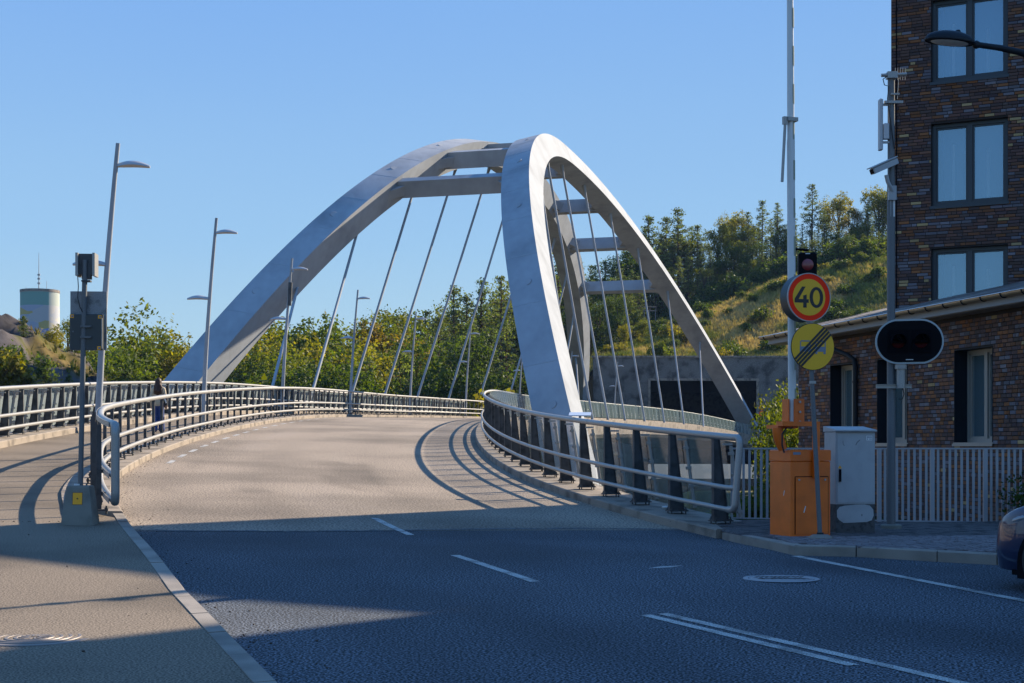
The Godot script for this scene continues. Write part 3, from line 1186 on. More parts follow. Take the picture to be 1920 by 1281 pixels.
func build_tower() -> void:
	var t := thing("brick_tower", "dark brown brick apartment tower with large dark framed windows at the right edge", "apartment building")
	var fr := wall_frame(8.34, 31.28, 0.895, -0.446)
	var holes := []
	for y in [[4.26, 6.02], [6.95, 8.73], [9.64, 11.41], [1.5, 3.3]]:
		holes.append([0.861, 2.444, y[0], y[1]])
		holes.append([4.3, 5.9, y[0], y[1]])
	var mortar := grained(M.fleck, 0.4, null, 1.0, 0.95, 0.0, 0.2, L(0.05, 0.043, 0.04))
	var b := MB.new()
	holed_wall(b, fr, 8.70, 0.0, 12.85, holes, 0.34)
	# the other walls: side walls run away along the sun's left flank
	var u := fr.basis.x
	var side := Vector3(0.76, 0, -0.65).normalized()
	var p0 := fr.origin - fr.basis.z * 0.34
	for q in [[0.02, 12.85], [8.68, 12.85]]:
		var a: Vector3 = p0 + u * q[0]
		var e: Vector3 = a + side * 11.0
		b.face([a, e, e + Vector3(0, 12.85, 0), a + Vector3(0, 12.85, 0)])
		b.face([a + u * 0.05, a + u * 0.05 + Vector3(0, 12.85, 0), e + u * 0.05 + Vector3(0, 12.85, 0), e + u * 0.05])
	b.face([p0 + side * 11.0, p0 + side * 11.0 + Vector3(0, 12.85, 0), p0 + side * 11.0 + u * 8.70 + Vector3(0, 12.85, 0), p0 + side * 11.0 + u * 8.70])
	part("wall", b.mesh(mortar), t)
	b = MB.new()
	var r := [fr * Vector3(0, 12.8, 0), fr * Vector3(8.70, 12.8, 0)]
	b.face([r[0], r[1], r[1] + side * 11.2, r[0] + side * 11.2])
	part("roof", b.mesh(M.concrete), t)
	# the taller half of the block, out of the picture to the right
	b = MB.new()
	var q0 := fr * Vector3(8.71, 0, 0)
	var q1 := fr * Vector3(19.0, 0, 0)
	var H := Vector3(0, 27.0, 0)
	b.face([q0, q1, q1 + H, q0 + H])
	b.face([q0 + side * 11.0, q0, q0 + H, q0 + side * 11.0 + H])
	b.face([q1, q1 + side * 11.0, q1 + side * 11.0 + H, q1 + H])
	b.face([q1 + side * 11.0, q0 + side * 11.0, q0 + side * 11.0 + H, q1 + side * 11.0 + H])
	b.face([q0 + H, q1 + H, q1 + side * 11.0 + H, q0 + side * 11.0 + H])
	part("tall_wing", b.mesh(grained(noise_tex(47, 0.1, 2, [[0.0, G(0.4)], [1.0, G(1.0)]], 512), 3.0, M.stain, 6.0, 0.9, 0.0, 0.3, L(0.12, 0.075, 0.06))), t)
	b = MB.new()
	b.xf = fr
	b.box(Vector3(4.34, 12.92, -0.15), Vector3(8.75, 0.1, 0.5))
	part("parapet_cap", b.mesh(M.dark_paint), t)
	var rng := RandomNumberGenerator.new()
	rng.seed = 101
	brick_wall(t, fr, 6.9, 12.8, 3.4, holes, 0.222, 0.068, 0.0, func(p: Vector3): return p.y > 5.0 and p.y < 11.6 and absf(p.x / -p.z) < 0.359, rng)
	var glass := mat(L(0.34, 0.58, 0.75, 0.06), 0.03, 0.52, 0.9)
	glass.transparency = BaseMaterial3D.TRANSPARENCY_ALPHA
	var fm := mat(L(0.022, 0.034, 0.045), 0.4)
	for h in holes:
		if h[2] > 2.0:
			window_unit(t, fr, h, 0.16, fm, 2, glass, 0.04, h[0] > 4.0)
	# a thin cable down the corner
	b = MB.new()
	b.cyl(fr * Vector3(0.12, 3.4, 0.03), fr * Vector3(0.12, 12.7, 0.03), 0.012, 0.012, 6)
	part("cable", b.mesh(M.black), t)

func build_low_building() -> void:
	var t := thing("low_brick_building", "low brown brick building with narrow windows and a metal gutter in front of the tower", "building")
	var fr := wall_frame(6.78, 33.6, 0.240, -0.971)
	var len := 14.0
	var holes := [[1.65, 2.78, 1.8, 3.55], [3.81, 5.05, 1.8, 3.55], [6.8, 8.08, 1.8, 3.55], [10.2, 11.45, 1.8, 3.55]]
	var mortar := grained(M.fleck, 0.4, null, 1.0, 0.95, 0.0, 0.2, L(0.055, 0.048, 0.044))
	var b := MB.new()
	holed_wall(b, fr, len, -0.3, 4.2, holes, 0.4)
	b.xf = fr
	b.box(Vector3(0.2, 2.0, -2.45), Vector3(0.4, 4.6, 4.1))
	b.box(Vector3(len - 0.2, 2.0, -2.45), Vector3(0.4, 4.6, 4.1))
	b.box(Vector3(len / 2, 2.0, -4.6), Vector3(len, 4.6, 0.2))
	part("wall", b.mesh(mortar), t)
	var rng := RandomNumberGenerator.new()
	rng.seed = 202
	brick_wall(t, fr, len, 4.17, -0.2, holes, 0.175, 0.0755, 0.2, func(p: Vector3): return p.y > 2.2 and p.x / -p.z < 0.358, rng)
	var glass := mat(L(0.30, 0.48, 0.56, 0.03), 0.03, 0.25, 0.8)
	glass.transparency = BaseMaterial3D.TRANSPARENCY_ALPHA
	var fm := mat(L(0.26, 0.24, 0.21), 0.5)
	for h in holes:
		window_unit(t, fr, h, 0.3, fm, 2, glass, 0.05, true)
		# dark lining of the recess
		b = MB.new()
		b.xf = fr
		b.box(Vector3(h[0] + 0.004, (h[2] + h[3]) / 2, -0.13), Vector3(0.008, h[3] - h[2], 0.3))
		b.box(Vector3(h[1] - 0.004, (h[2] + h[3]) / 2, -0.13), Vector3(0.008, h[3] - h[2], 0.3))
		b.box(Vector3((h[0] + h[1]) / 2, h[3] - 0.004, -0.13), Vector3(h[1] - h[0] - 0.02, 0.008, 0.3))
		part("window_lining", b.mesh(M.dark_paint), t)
	# eaves: soffit board, fascia, gutter with brackets, tile edge
	b = MB.new()
	b.xf = fr
	b.box(Vector3(len / 2 - 0.3, 4.19, 0.21), Vector3(len + 0.9, 0.03, 0.42))
	b.box(Vector3(len / 2 - 0.3, 4.285, 0.43), Vector3(len + 0.9, 0.2, 0.03))
	b.box(Vector3(len / 2 - 0.3, 4.2, 0.44), Vector3(len + 0.9, 0.03, 0.05))
	part("fascia", b.mesh(mat(L(0.20, 0.205, 0.21), 0.5)), t)
	var gut := mat(L(0.30, 0.245, 0.17), 0.35, 0.55)
	b = MB.new()
	b.xf = fr
	var rows := []
	for x in srange(-0.95, len, 1.0):
		var row := []
		for k in 9:
			var an := PI * k / 8.0
			row.append(Vector3(x, 4.37 - 0.072 * sin(an), 0.525 + 0.072 * cos(an)))
		for k in 9:
			var an := PI * (8 - k) / 8.0
			row.append(Vector3(x, 4.372 - 0.066 * sin(an), 0.525 + 0.066 * cos(an)))
		rows.append(row)
	b.loft(rows, true)
	part("gutter", b.mesh(gut), t)
	b = MB.new()
	b.xf = fr
	b.cyl(Vector3(-0.95, 4.374, 0.598), Vector3(len, 4.374, 0.598), 0.011, 0.011, 8)
	part("gutter_lip", b.mesh(mat(L(0.5, 0.52, 0.55), 0.25, 0.7)), t)
	var xk := -0.7
	while xk < len:
		b = MB.new()
		b.xf = fr
		var arc := []
		for k in 9:
			var an := PI * k / 8.0
			arc.append(Vector3(xk, 4.37 - 0.08 * sin(an), 0.525 + 0.08 * cos(an)))
		b.tube(arc, 0.011, 6)
		part("gutter_bracket", b.mesh(M.dark_paint), t)
		xk += 0.62
	b = MB.new()
	b.xf = fr
	var slope := tan(deg_to_rad(13.0))
	for i in 46:
		for j in 8:
			var x := -0.95 + i * 0.33
			var z := 0.5 - j * 0.62
			var y := 4.43 + (0.5 - z) * slope
			b.col = Color(0.16, 0.14, 0.13) * (0.7 + rng.randf() * 0.6)
			if rng.randf() < 0.12:
				b.col = Color(0.3, 0.27, 0.22)
			var bas := Basis(Vector3.RIGHT, deg_to_rad(13.0)) * Basis(Vector3.BACK, (rng.randf() - 0.5) * 0.03)
			b.box(Vector3(x + 0.15, y + 0.02 + rng.randf() * 0.01, z - 0.3), Vector3(0.31, 0.035, 0.66), bas)
	var tl := part("roof_tiles", b.mesh(vmat(0.75, 0.4)), t)
	tl.set_meta("kind", "stuff")
	# bent downpipe
	b = MB.new()
	b.xf = fr
	b.tube([Vector3(1.95, 4.33, 0.525), Vector3(1.97, 4.18, 0.525), Vector3(2.02, 4.06, 0.5), Vector3(2.2, 3.92, 0.36), Vector3(2.75, 3.72, 0.16), Vector3(2.93, 3.6, 0.09), Vector3(2.97, 3.44, 0.085), Vector3(2.97, 3.0, 0.085), Vector3(2.97, 0.0, 0.085)], 0.055, 10)
	for y in [3.1, 1.6]:
		b.cyl(Vector3(2.97, y, 0.085), Vector3(2.97, y + 0.05, 0.085), 0.065, 0.065, 10)
	part("downpipe", b.mesh(mat(L(0.016, 0.017, 0.019), 0.5, 0.0, 0.3)), t)

# ---------------------------------------------------------------- the arches
const PA := [1.779707, 122.819024, 0.273466, 45.55909, 32.054883, 14.796911, 0.394388, 1.79909, 2.61657, 1.82576, 2.166235, 0.170727, 1.61521, -0.097087, 1.580454]
# point of a rib: t along (-1 near foot .. 1 far foot), e across its depth (+0.5 outer), o across its width (+0.5 outwards)
func rib(side: float, t: float, e: float, o: float) -> Vector3:
	var a := absf(t)
	var c4: float = PA[11]
	var lh: float = PA[3] * (1.0 if t < 0 else PA[12])
	var v: float = PA[4] * (1.0 - (1.0 - c4) * a * a - c4 * a * a * a * a)
	var u := t * lh
	var dv: float = -PA[4] * (2 * (1 - c4) * a + 4 * c4 * a * a * a) * signf(t)
	var nn := Vector2(-dv, lh).normalized()
	var th: float = PA[7] + ((PA[8] if t < 0 else PA[14]) - PA[7]) * a
	var ww: float = PA[9] + (PA[10] - PA[9]) * a
	u += nn.x * th * e
	v += nn.y * th * e
	var b := ww * o
	var tau: float = PA[6]
	var lat: float = side * (PA[5] + PA[13] * t * PA[4] * 0.1 - v * sin(tau) + b * cos(tau * 0.45))
	var y := -3.0 + v * cos(tau) + b * sin(tau * 0.45)
	var ph: float = PA[2]
	return Vector3(PA[0] + u * sin(ph) + lat * cos(ph), y, -(PA[1] + u * cos(ph) - lat * sin(ph)))

func build_arches() -> void:
	var t := thing("arch_bridge", "white steel bridge with two leaning arches, cross beams and slanting hangers", "bridge")
	for side in [-1.0, 1.0]:
		var b := MB.new()
		var rows := []
		for k in 161:
			var q: float = lerpf(-1.12, 1.05, k / 160.0)
			var row := [rib(side, q, 0.5, 0.5), rib(side, q, 0.5, -0.5), rib(side, q, -0.5, -0.5), rib(side, q, -0.5, 0.5)]
			if side < 0:
				row.reverse()
			rows.append(row)
		b.loft(rows, true)
		var r := part("arch_rib", b.mesh(M.steel_white), t)
		r.set_meta("label", "left white arch rib" if side < 0 else "right white arch rib")
		# plate joints and round hatches on the outer face
		for k in 26:
			var q := -0.93 + k * 0.073
			b = MB.new()
			var w := 0.0006
			b.loft([[rib(side, q - w, 0.503, 0.49), rib(side, q - w, 0.503, -0.49), rib(side, q - w, 0.49, -0.49), rib(side, q - w, 0.49, 0.49)], [rib(side, q + w, 0.503, 0.49), rib(side, q + w, 0.503, -0.49), rib(side, q + w, 0.49, -0.49), rib(side, q + w, 0.49, 0.49)]], true)
			part("weld_seam", b.mesh(M.weld), r)
			if k % 2 == 0 and k < 9:
				b = MB.new()
				var c := rib(side, q + 0.03, 0.5, 0.05)
				var nrm := (rib(side, q + 0.03, 0.5, 0.05) - rib(side, q + 0.03, 0.4, 0.05)).normalized()
				b.cyl(c, c + nrm * 0.012, 0.3, 0.28, 18)
				part("hatch", b.mesh(M.steel_white), r)
	# cross beams
	for q in [-0.485, -0.33, -0.165, 0.06, 0.225, 0.37, 0.512]:
		var b := MB.new()
		var rows := []
		for k in 2:
			var side := -1.0 if k == 0 else 1.0
			var c := rib(side, q, 0.03, -0.47)
			var tan_ := (rib(side, q + 0.002, 0, -0.47) - rib(side, q - 0.002, 0, -0.47)).normalized()
			var nn := (rib(side, q, 0.5, -0.47) - rib(side, q, -0.5, -0.47)).normalized()
			var up := Vector3(0, 0, 0) + nn
			rows.append([c + up * 0.68 - tan_ * 0.38, c + up * 0.68 + tan_ * 0.38, c - up * 0.68 + tan_ * 0.38, c - up * 0.68 - tan_ * 0.38])
		b.loft(rows, true)
		var beam := part("cross_beam", b.mesh(M.steel_white), t)
		# triangular gussets where the beam meets each rib
		for k in 2:
			var side := -1.0 if k == 0 else 1.0
			var c := rib(side, q, 0.0, -0.5)
			var other := rib(-side, q, 0.0, -0.5)
			var lat := (other - c).normalized()
			var tan_ := (rib(side, q + 0.002, 0, 0) - rib(side, q - 0.002, 0, 0)).normalized()
			b = MB.new()
			for e in [-1.0, 1.0]:
				var g0: Vector3 = rib(side, q, 0.0, -0.49) + tan_ * 0.37 * e
				var tri := [g0, g0 + lat * 0.7, g0 + tan_ * e * 1.1]
				var nrm := (rib(side, q, 0.5, -0.5) - rib(side, q, -0.5, -0.5)).normalized() * 0.4
				b.face([tri[0] + nrm, tri[1] + nrm, tri[2] + nrm])
				b.face([tri[0] - nrm, tri[2] - nrm, tri[1] - nrm])
				b.face([tri[1] - nrm, tri[2] - nrm, tri[2] + nrm, tri[1] + nrm])
			part("gusset", b.mesh(M.steel_white), beam)
	# hangers
	var hang := [[-1.0, [[57.5, -0.68], [66.0, -0.545], [75.0, -0.385], [83.0, -0.235], [91.5, -0.07], [100.0, 0.06], [108.5, 0.19], [117.0, 0.32], [125.0, 0.45], [133.5, 0.58], [142.0, 0.70]]],
		[1.0, [[62.0, -0.66], [69.5, -0.54], [77.0, -0.42], [85.0, -0.29], [93.5, -0.17], [100.5, -0.025], [108.0, 0.1], [116.5, 0.233], [125.0, 0.37], [133.5, 0.515], [142.0, 0.665]]]]
	for hs in hang:
		for h in hs[1]:
			var b := MB.new()
			var top := rib(hs[0], h[1], -0.49, 0.0)
			var foot := pt(h[0], W2 + 1.15 if hs[0] < 0 else -1.15, -0.25)
			b.cyl(foot, top, 0.095, 0.095, 10)
			b.cyl(top + (foot - top).normalized() * 0.9, top, 0.1, 0.17, 10)
			part("hanger", b.mesh(M.steel_white), t)
	# the deck below the road: edge beams and soffit
	var b2 := MB.new()
	b2.loft(along([Vector2(-1.0, -1.5), Vector2(-1.25, -1.2), Vector2(-1.25, 0.0), Vector2(-1.02, 0.0), Vector2(-1.02, -0.45), Vector2(W2 + 1.02, -0.45), Vector2(W2 + 1.02, 0.15), Vector2(W2 + 1.25, 0.15), Vector2(W2 + 1.25, -1.2), Vector2(W2 + 1.0, -1.5)], 4.0, 168.0, 1.5), true)
	part("deck", b2.mesh(M.concrete), t)

# ---------------------------------------------------------------- railings
func rail_line(t: Node3D, called: String, s0: float, s1: float, off: Callable, up: float, r: float, m: Material) -> void:
	# one tube per six metres, with a small gap sleeve between
	var s := s0
	while s < s1 - 0.5:
		var e := minf(s + 6.3, s1)
		var pts := []
		for q in srange(s, e, 0.45):
			pts.append(pt(q, off.call(q), up))
		var b := MB.new()
		b.tube(pts, r, 10)
		b.tube([pt(e - 0.04, off.call(e), up), pt(e + 0.04, off.call(e), up)], r * 1.06, 10)
		part(called, b.mesh(m), t)
		s = e

func post_mesh(tapered: bool, h: float) -> ArrayMesh:
	var b := MB.new()
	if tapered:
		var poly := PackedVector2Array([Vector2(0.0, 0.05), Vector2(0.235, 0.05), Vector2(0.085, h - 0.05), Vector2(0.0, h - 0.05)])
		b.prism(poly, -0.006, 0.006)
		b.box(Vector3(-0.006, h / 2, 0), Vector3(0.012, h - 0.1, 0.08))
		b.box(Vector3(0.162, h / 2, 0), Vector3(0.012, h - 0.08, 0.06), Basis(Vector3.BACK, 0.126))
		b.box(Vector3(0.12, 0.045, 0), Vector3(0.32, 0.02, 0.2))
		for x in [0.0, 0.24]:
			for z in [-0.075, 0.075]:
				b.cyl(Vector3(x, -0.01, z), Vector3(x, 0.105, z), 0.012, 0.012, 6)
				b.cyl(Vector3(x, 0.055, z), Vector3(x, 0.075, z), 0.024, 0.024, 6)
	else:
		b.box(Vector3(0.03, h / 2, 0), Vector3(0.07, h - 0.08, 0.05))
		b.box(Vector3(0.03, 0.045, 0), Vector3(0.24, 0.022, 0.2))
		for x in [-0.07, 0.13]:
			for z in [-0.07, 0.07]:
				b.cyl(Vector3(x, -0.01, z), Vector3(x, 0.1, z), 0.012, 0.012, 6)
				b.cyl(Vector3(x, 0.055, z), Vector3(x, 0.075, z), 0.024, 0.024, 6)
	# arms that carry the rails
	for y in [0.27, 0.58]:
		b.box(Vector3(-0.045, y, 0), Vector3(0.09, 0.05, 0.03))
	return b.mesh(M.post_dark)

func clamp_mesh(h: float) -> ArrayMesh:
	var b := MB.new()
	var a := Vector3(0.33, 0.1, 0)
	var e := Vector3(0.17, h - 0.16, 0)
	b.cyl(a, e, 0.028, 0.028, 8)
	for f in [0.08, 0.33, 0.6, 0.9]:
		var p: Vector3 = a.lerp(e, f)
		b.box(p + Vector3(-0.012, 0, 0), Vector3(0.07, 0.045, 0.075), Basis(Vector3.BACK, 0.14))
	b.box(e + Vector3(-0.06, 0.03, 0), Vector3(0.16, 0.03, 0.03))
	return b.mesh(M.galv)

func railing(t: Node3D, side: float, s0: float, s1: float, step: float, off: Callable, base: float, h: float, glass: Material) -> void:
	var tapered := glass != null
	var pm := post_mesh(tapered, h)
	var cm := clamp_mesh(h) if tapered else null
	var s := s0
	while s < s1:
		var l := left_of(s) * side
		var o := pt(s, off.call(s), base)
		var bas := Basis(l, Vector3.UP, l.cross(Vector3.UP))
		part("post", pm, t, Transform3D(bas, o))
		if tapered:
			part("glass_clamp", cm, t, Transform3D(bas, o + ahead_of(s) * (-0.16 if side > 0 else -0.22)))
			var q0 := s + 0.02
			var q1 := s + step - 0.02
			var b := MB.new()
			var c := [pt(q0, off.call(q0) + side * 0.345, base + 0.06), pt(q1, off.call(q1) + side * 0.345, base + 0.06), pt(q1, off.call(q1) + side * 0.185, base + h + 0.02), pt(q0, off.call(q0) + side * 0.185, base + h + 0.02)]
			if side > 0:
				c.reverse()
			b.face(c)
			part("glass_panel", b.mesh(glass), t)
		s += step

func build_railings() -> void:
	# right: glass screen towards the water
	var t := thing("right_railing", "steel railing with tapered posts and glass screen along the right edge of the bridge road", "railing")
	var ro := func(_s: float) -> float: return -0.32
	var rr := func(_s: float) -> float: return -0.22
	railing(t, -1.0, 0.9, 166.0, 1.56, ro, KB, 1.3, M.glass_rail)
	rail_line(t, "top_rail", 0.25, 167.0, func(_s: float) -> float: return -0.30, KB + 1.3, 0.05, M.galv)
	rail_line(t, "lower_rail", 0.25, 167.0, rr, KB + 0.58, 0.037, M.galv)
	rail_line(t, "lower_rail", 0.25, 167.0, rr, KB + 0.27, 0.037, M.galv)
	var b := MB.new()
	var e := pt(0.25, -0.30, KB + 1.3)
	var f := pt(0.25, -0.22, KB + 0.27)
	var back := -ahead_of(0.25)
	b.tube([e, e + back * 0.13 + Vector3(0, -0.003, 0), e + back * 0.18 + Vector3(0, -0.025, 0), e + back * 0.2 + Vector3(0, -0.09, 0), f + back * 0.2 + Vector3(0, 0.08, 0), f + back * 0.18 + Vector3(0, 0.025, 0), f + back * 0.12, f], 0.05, 12)
	b.cyl(pt(0.25, -0.22, KB + 0.58), pt(0.25, -0.24, KB + 0.58) + back * 0.2, 0.037, 0.037, 10)
	part("end_bend", b.mesh(M.galv), t)
	# middle: between road and walkway
	t = thing("middle_railing", "steel railing with three pale tubes between the road and the walkway", "railing")
	var mo := func(s: float) -> float: return lerp_table(s, [1.1, 6.25, 9.2, 11.5], [8.26, 8.46, 8.63, 8.70])
	var mr := func(s: float) -> float: return lerp_table(s, [1.1, 6.25, 9.2, 11.5], [8.26, 8.46, 8.63, 8.70]) - 0.09
	railing(t, 1.0, 2.25, 166.0, 1.24, mo, KB, 1.26, null)
	rail_line(t, "top_rail", 1.2, 167.0, mr, KB + 1.26, 0.055, M.galv)
	rail_line(t, "lower_rail", 1.2, 167.0, mr, KB + 0.59, 0.045, M.galv)
	rail_line(t, "lower_rail", 1.2, 167.0, mr, KB + 0.26, 0.045, M.galv)
	b = MB.new()
	e = pt(1.2, mr.call(1.2), KB + 1.26)
	f = pt(1.2, mr.call(1.2), KB + 0.26)
	back = -ahead_of(1.2)
	b.tube([e, e + back * 0.07 + Vector3(0, -0.01, 0), e + back * 0.12 + Vector3(0, -0.06, 0), e + back * 0.13 + Vector3(0, -0.13, 0), f + back * 0.13 + Vector3(0, 0.13, 0), f + back * 0.12 + Vector3(0, 0.05, 0), f + back * 0.06, f], 0.055, 12)
	part("end_bend", b.mesh(M.galv), t)
	# the perforated strips behind the curved rails near the end
	b = MB.new()
	for y in [0.26, 0.59, 1.26]:
		var rows := []
		for s in srange(1.3, 12.0, 0.5):
			var o: float = mo.call(s)
			rows.append([pt(s, o - 0.03, KB + y + 0.035), pt(s, o - 0.03, KB + y - 0.035), pt(s, o - 0.022, KB + y - 0.035), pt(s, o - 0.022, KB + y + 0.035)])
		for r in rows:
			r.reverse()
		b.loft(rows, true)
	part("backing_strip", b.mesh(M.galv), t)
	# outer left
	t = thing("outer_railing", "steel railing with tapered posts and grey glass panels along the outer edge of the walkway", "railing")
	var lo := func(_s: float) -> float: return W2 + 0.33
	var lr := func(_s: float) -> float: return W2 + 0.22
	railing(t, 1.0, 5.15, 166.0, 1.35, lo, 2 * KB, 1.285, M.glass_rail_old)
	rail_line(t, "top_rail", 4.6, 167.0, func(_s: float) -> float: return W2 + 0.3, 2 * KB + 1.285, 0.055, M.galv)
	rail_line(t, "lower_rail", 4.6, 167.0, lr, 2 * KB + 0.59, 0.045, M.galv)
	rail_line(t, "lower_rail", 4.6, 167.0, lr, 2 * KB + 0.26, 0.045, M.galv)

# ---------------------------------------------------------------- lamp posts on the bridge
func lamp_head_mesh(l: float) -> ArrayMesh:   # flat leaf-shaped head pointing along +x
	var b := MB.new()
	var rows := []
	for k in 13:
		var t := k / 12.0
		var x := t * l
		var w := 0.035 + 0.12 * pow(sin(PI * clampf(0.1 + t * 0.86, 0, 1)), 0.7) * (1.0 if t > 0.15 else 0.5 + t * 3.3)
		var hgt := 0.03 + 0.085 * pow(sin(PI * clampf(0.12 + t * 0.84, 0, 1)), 0.8)
		var lift := 0.03 * sin(PI * t)
		var row := []
		for i in 12:
			var an := TAU * i / 12.0
			var y := sin(an) * hgt
			row.append(Vector3(x, lift + (y if y > 0 else y * 0.25), cos(an) * w))
		rows.append(row)
	b.loft(rows, true)
	return b.mesh(M.lamp_grey)

func build_lamps() -> void:
	var head := lamp_head_mesh(0.72)
	var words := ["nearest the camera, rising past the left edge of the walkway", "second along the walkway, right of the woman", "third along the walkway with a dark sleeve near its top", "fourth along the walkway before the yellow trees", "fifth along the walkway", "sixth along the walkway near the right arch", "seventh along the walkway behind the right arch foot", "eighth along the walkway beyond the right arch", "ninth and last, before the tunnel front"]
	var ss := [14.0, 29.4, 44.8, 61.2, 77.4, 93.6, 110.0, 126.0, 142.0]
	for i in ss.size():
		var s: float = ss[i]
		var o := pt(s, W1 + 0.98, KB)
		var r := -left_of(s)
		var t := thing("lamp_post", "pale grey twin-headed lamp post, " + words[i], "street lamp", o, 0.0, "lamp posts along the bridge walkway")
		var b := MB.new()
		var pts := []
		var rad := []
		for k in 15:
			var f := k / 14.0
			pts.append(r * (0.46 * pow(f, 1.45)) + Vector3(0, 7.15 * f, 0))
			rad.append(lerpf(0.085, 0.05, f))
		b.tube(pts, rad, 12)
		part("pole", b.mesh(M.steel_white), t)
		b = MB.new()
		b.cyl(Vector3(0, -0.1, 0), Vector3(0, 0.03, 0), 0.17, 0.17, 14)
		b.cyl(Vector3(0, 0.03, 0), Vector3(0, 0.45, 0), 0.1, 0.1, 14)
		part("base", b.mesh(M.galv), t)
		for hd in [[6.62, 1.0], [4.36, -1.0]]:
			var f: float = hd[0] / 7.15
			var at := r * (0.46 * pow(f, 1.45)) + Vector3(0, hd[0], 0)
			var x: Vector3 = r * hd[1]
			part("lamp_head", head, t, Transform3D(Basis(x, Vector3.UP, x.cross(Vector3.UP)), at + x * 0.04))
		if i == 2:
			b = MB.new()
			b.cyl(r * 0.335 + Vector3(0, 5.0, 0), r * 0.385 + Vector3(0, 6.05, 0), 0.095, 0.095, 12)
			part("sleeve", b.mesh(M.post_dark), t)

func build_water_tower() -> void:
	var t := thing("water_tower", "round concrete water tower painted with green, blue and yellow patches behind the rocky hill", "water tower", Vector3(-132.8, 0, -400))
	# the painted pattern: a green band on top, large faceted patches below
	var im := Image.create(256, 256, false, Image.FORMAT_RGB8)
	var seeds := []
	var rng := RandomNumberGenerator.new()
	rng.seed = 12
	var tones := [L(0.32, 0.36, 0.44), L(0.17, 0.25, 0.50), L(0.45, 0.36, 0.12), L(0.40, 0.40, 0.40), L(0.22, 0.30, 0.52), L(0.44, 0.42, 0.36)]
	for i in 34:
		seeds.append([rng.randf() * 256, rng.randf() * 256, tones[rng.randi() % 6], 0.5 + rng.randf()])
	for y in 256:
		for x in 256:
			var best := 1e9
			var c: Color
			for s in seeds:
				var dx := absf(x - s[0])
				dx = minf(dx, 256 - dx)
				var q: float = dx * s[3] + absf(y - s[1]) * (1.6 - s[3] * 0.5)
				if q < best:
					best = q
					c = s[2]
			if y < 74:
				c = L(0.16, 0.32, 0.27)
			if x < 52:
				c = c.lerp(L(0.5, 0.47, 0.42), 0.75)
			if y < 8:
				c = L(0.3, 0.29, 0.27)
			im.set_pixel(x, y, c)
	var m := mat(Color.WHITE, 0.9)
	m.albedo_texture = ImageTexture.create_from_image(im)
	var b := MB.new()
	var r := 5.3
	var s0 := 0
	for i in 33:
		var an := TAU * i / 32 - 0.5
		var d := Vector3(cos(an), 0, sin(an))
		b.vert(d * r, d, Vector2(i / 32.0, 1.6))
		b.vert(d * r + Vector3(0, 45.6, 0), d, Vector2(i / 32.0, 0.0))
	for i in 32:
		var q := s0 + i * 2
		b.ix.append_array([q, q + 2, q + 3, q, q + 3, q + 1])
	m.uv1_scale = Vector3(1, 2.0, 1)
	part("shaft", b.mesh(m), t)
	b = MB.new()
	b.cyl(Vector3(0, 45.3, 0), Vector3(0, 46.0, 0), 5.4, 5.4, 32)
	part("rim", b.mesh(M.concrete), t)
	b = MB.new()
	b.cyl(Vector3(-0.3, 46, 0), Vector3(-0.3, 56.6, 0), 0.16, 0.05, 6)
	for y in [48.0, 49.3, 50.4]:
		b.box(Vector3(-0.3, y, 0), Vector3(0.7, 0.5, 0.3))
	part("antenna_mast", b.mesh(M.galv), t)
	for q in [[-3.9, 1.0], [-1.6, 0.6], [1.9, 2.6], [3.8, 0.5], [-2.6, 0.5]]:
		b = MB.new()
		b.cyl(Vector3(q[0], 46, 0), Vector3(q[0], 46 + q[1], 0), 0.07, 0.05, 5)
		part("antenna", b.mesh(M.galv), t)

# ---------------------------------------------------------------- plants
func leaf_clump(b: MB, c: Vector3, r: float, count: int, size: float, tone: Color, rng: RandomNumberGenerator, flat := 1.0) -> void:
	for i in count:
		var d := Vector3(rng.randfn(), rng.randfn() * flat, rng.randfn()) * r * 0.55
		var p := c + d
		var nn := (d.normalized() + Vector3(rng.randfn(), rng.randfn() + 0.5, rng.randfn()) * 0.7).normalized()
		var u := nn.cross(Vector3(rng.randfn(), rng.randfn(), rng.randfn())).normalized()
		var w := nn.cross(u)
		var sz := size * (0.6 + rng.randf() * 0.8)
		b.col = tone * (0.7 + rng.randf() * 0.6)
		var k := b.v.size()
		var a := [p + u * sz, p + w * sz * 0.55, p - u * sz, p - w * sz * 0.55]
		for q in a:
			b.v.append(q)
			b.n.append(nn)
			b.c.append(b.col)
			b.uv.append(Vector2.ZERO)
		b.ix.append_array([k, k + 2, k + 1, k, k + 3, k + 2])

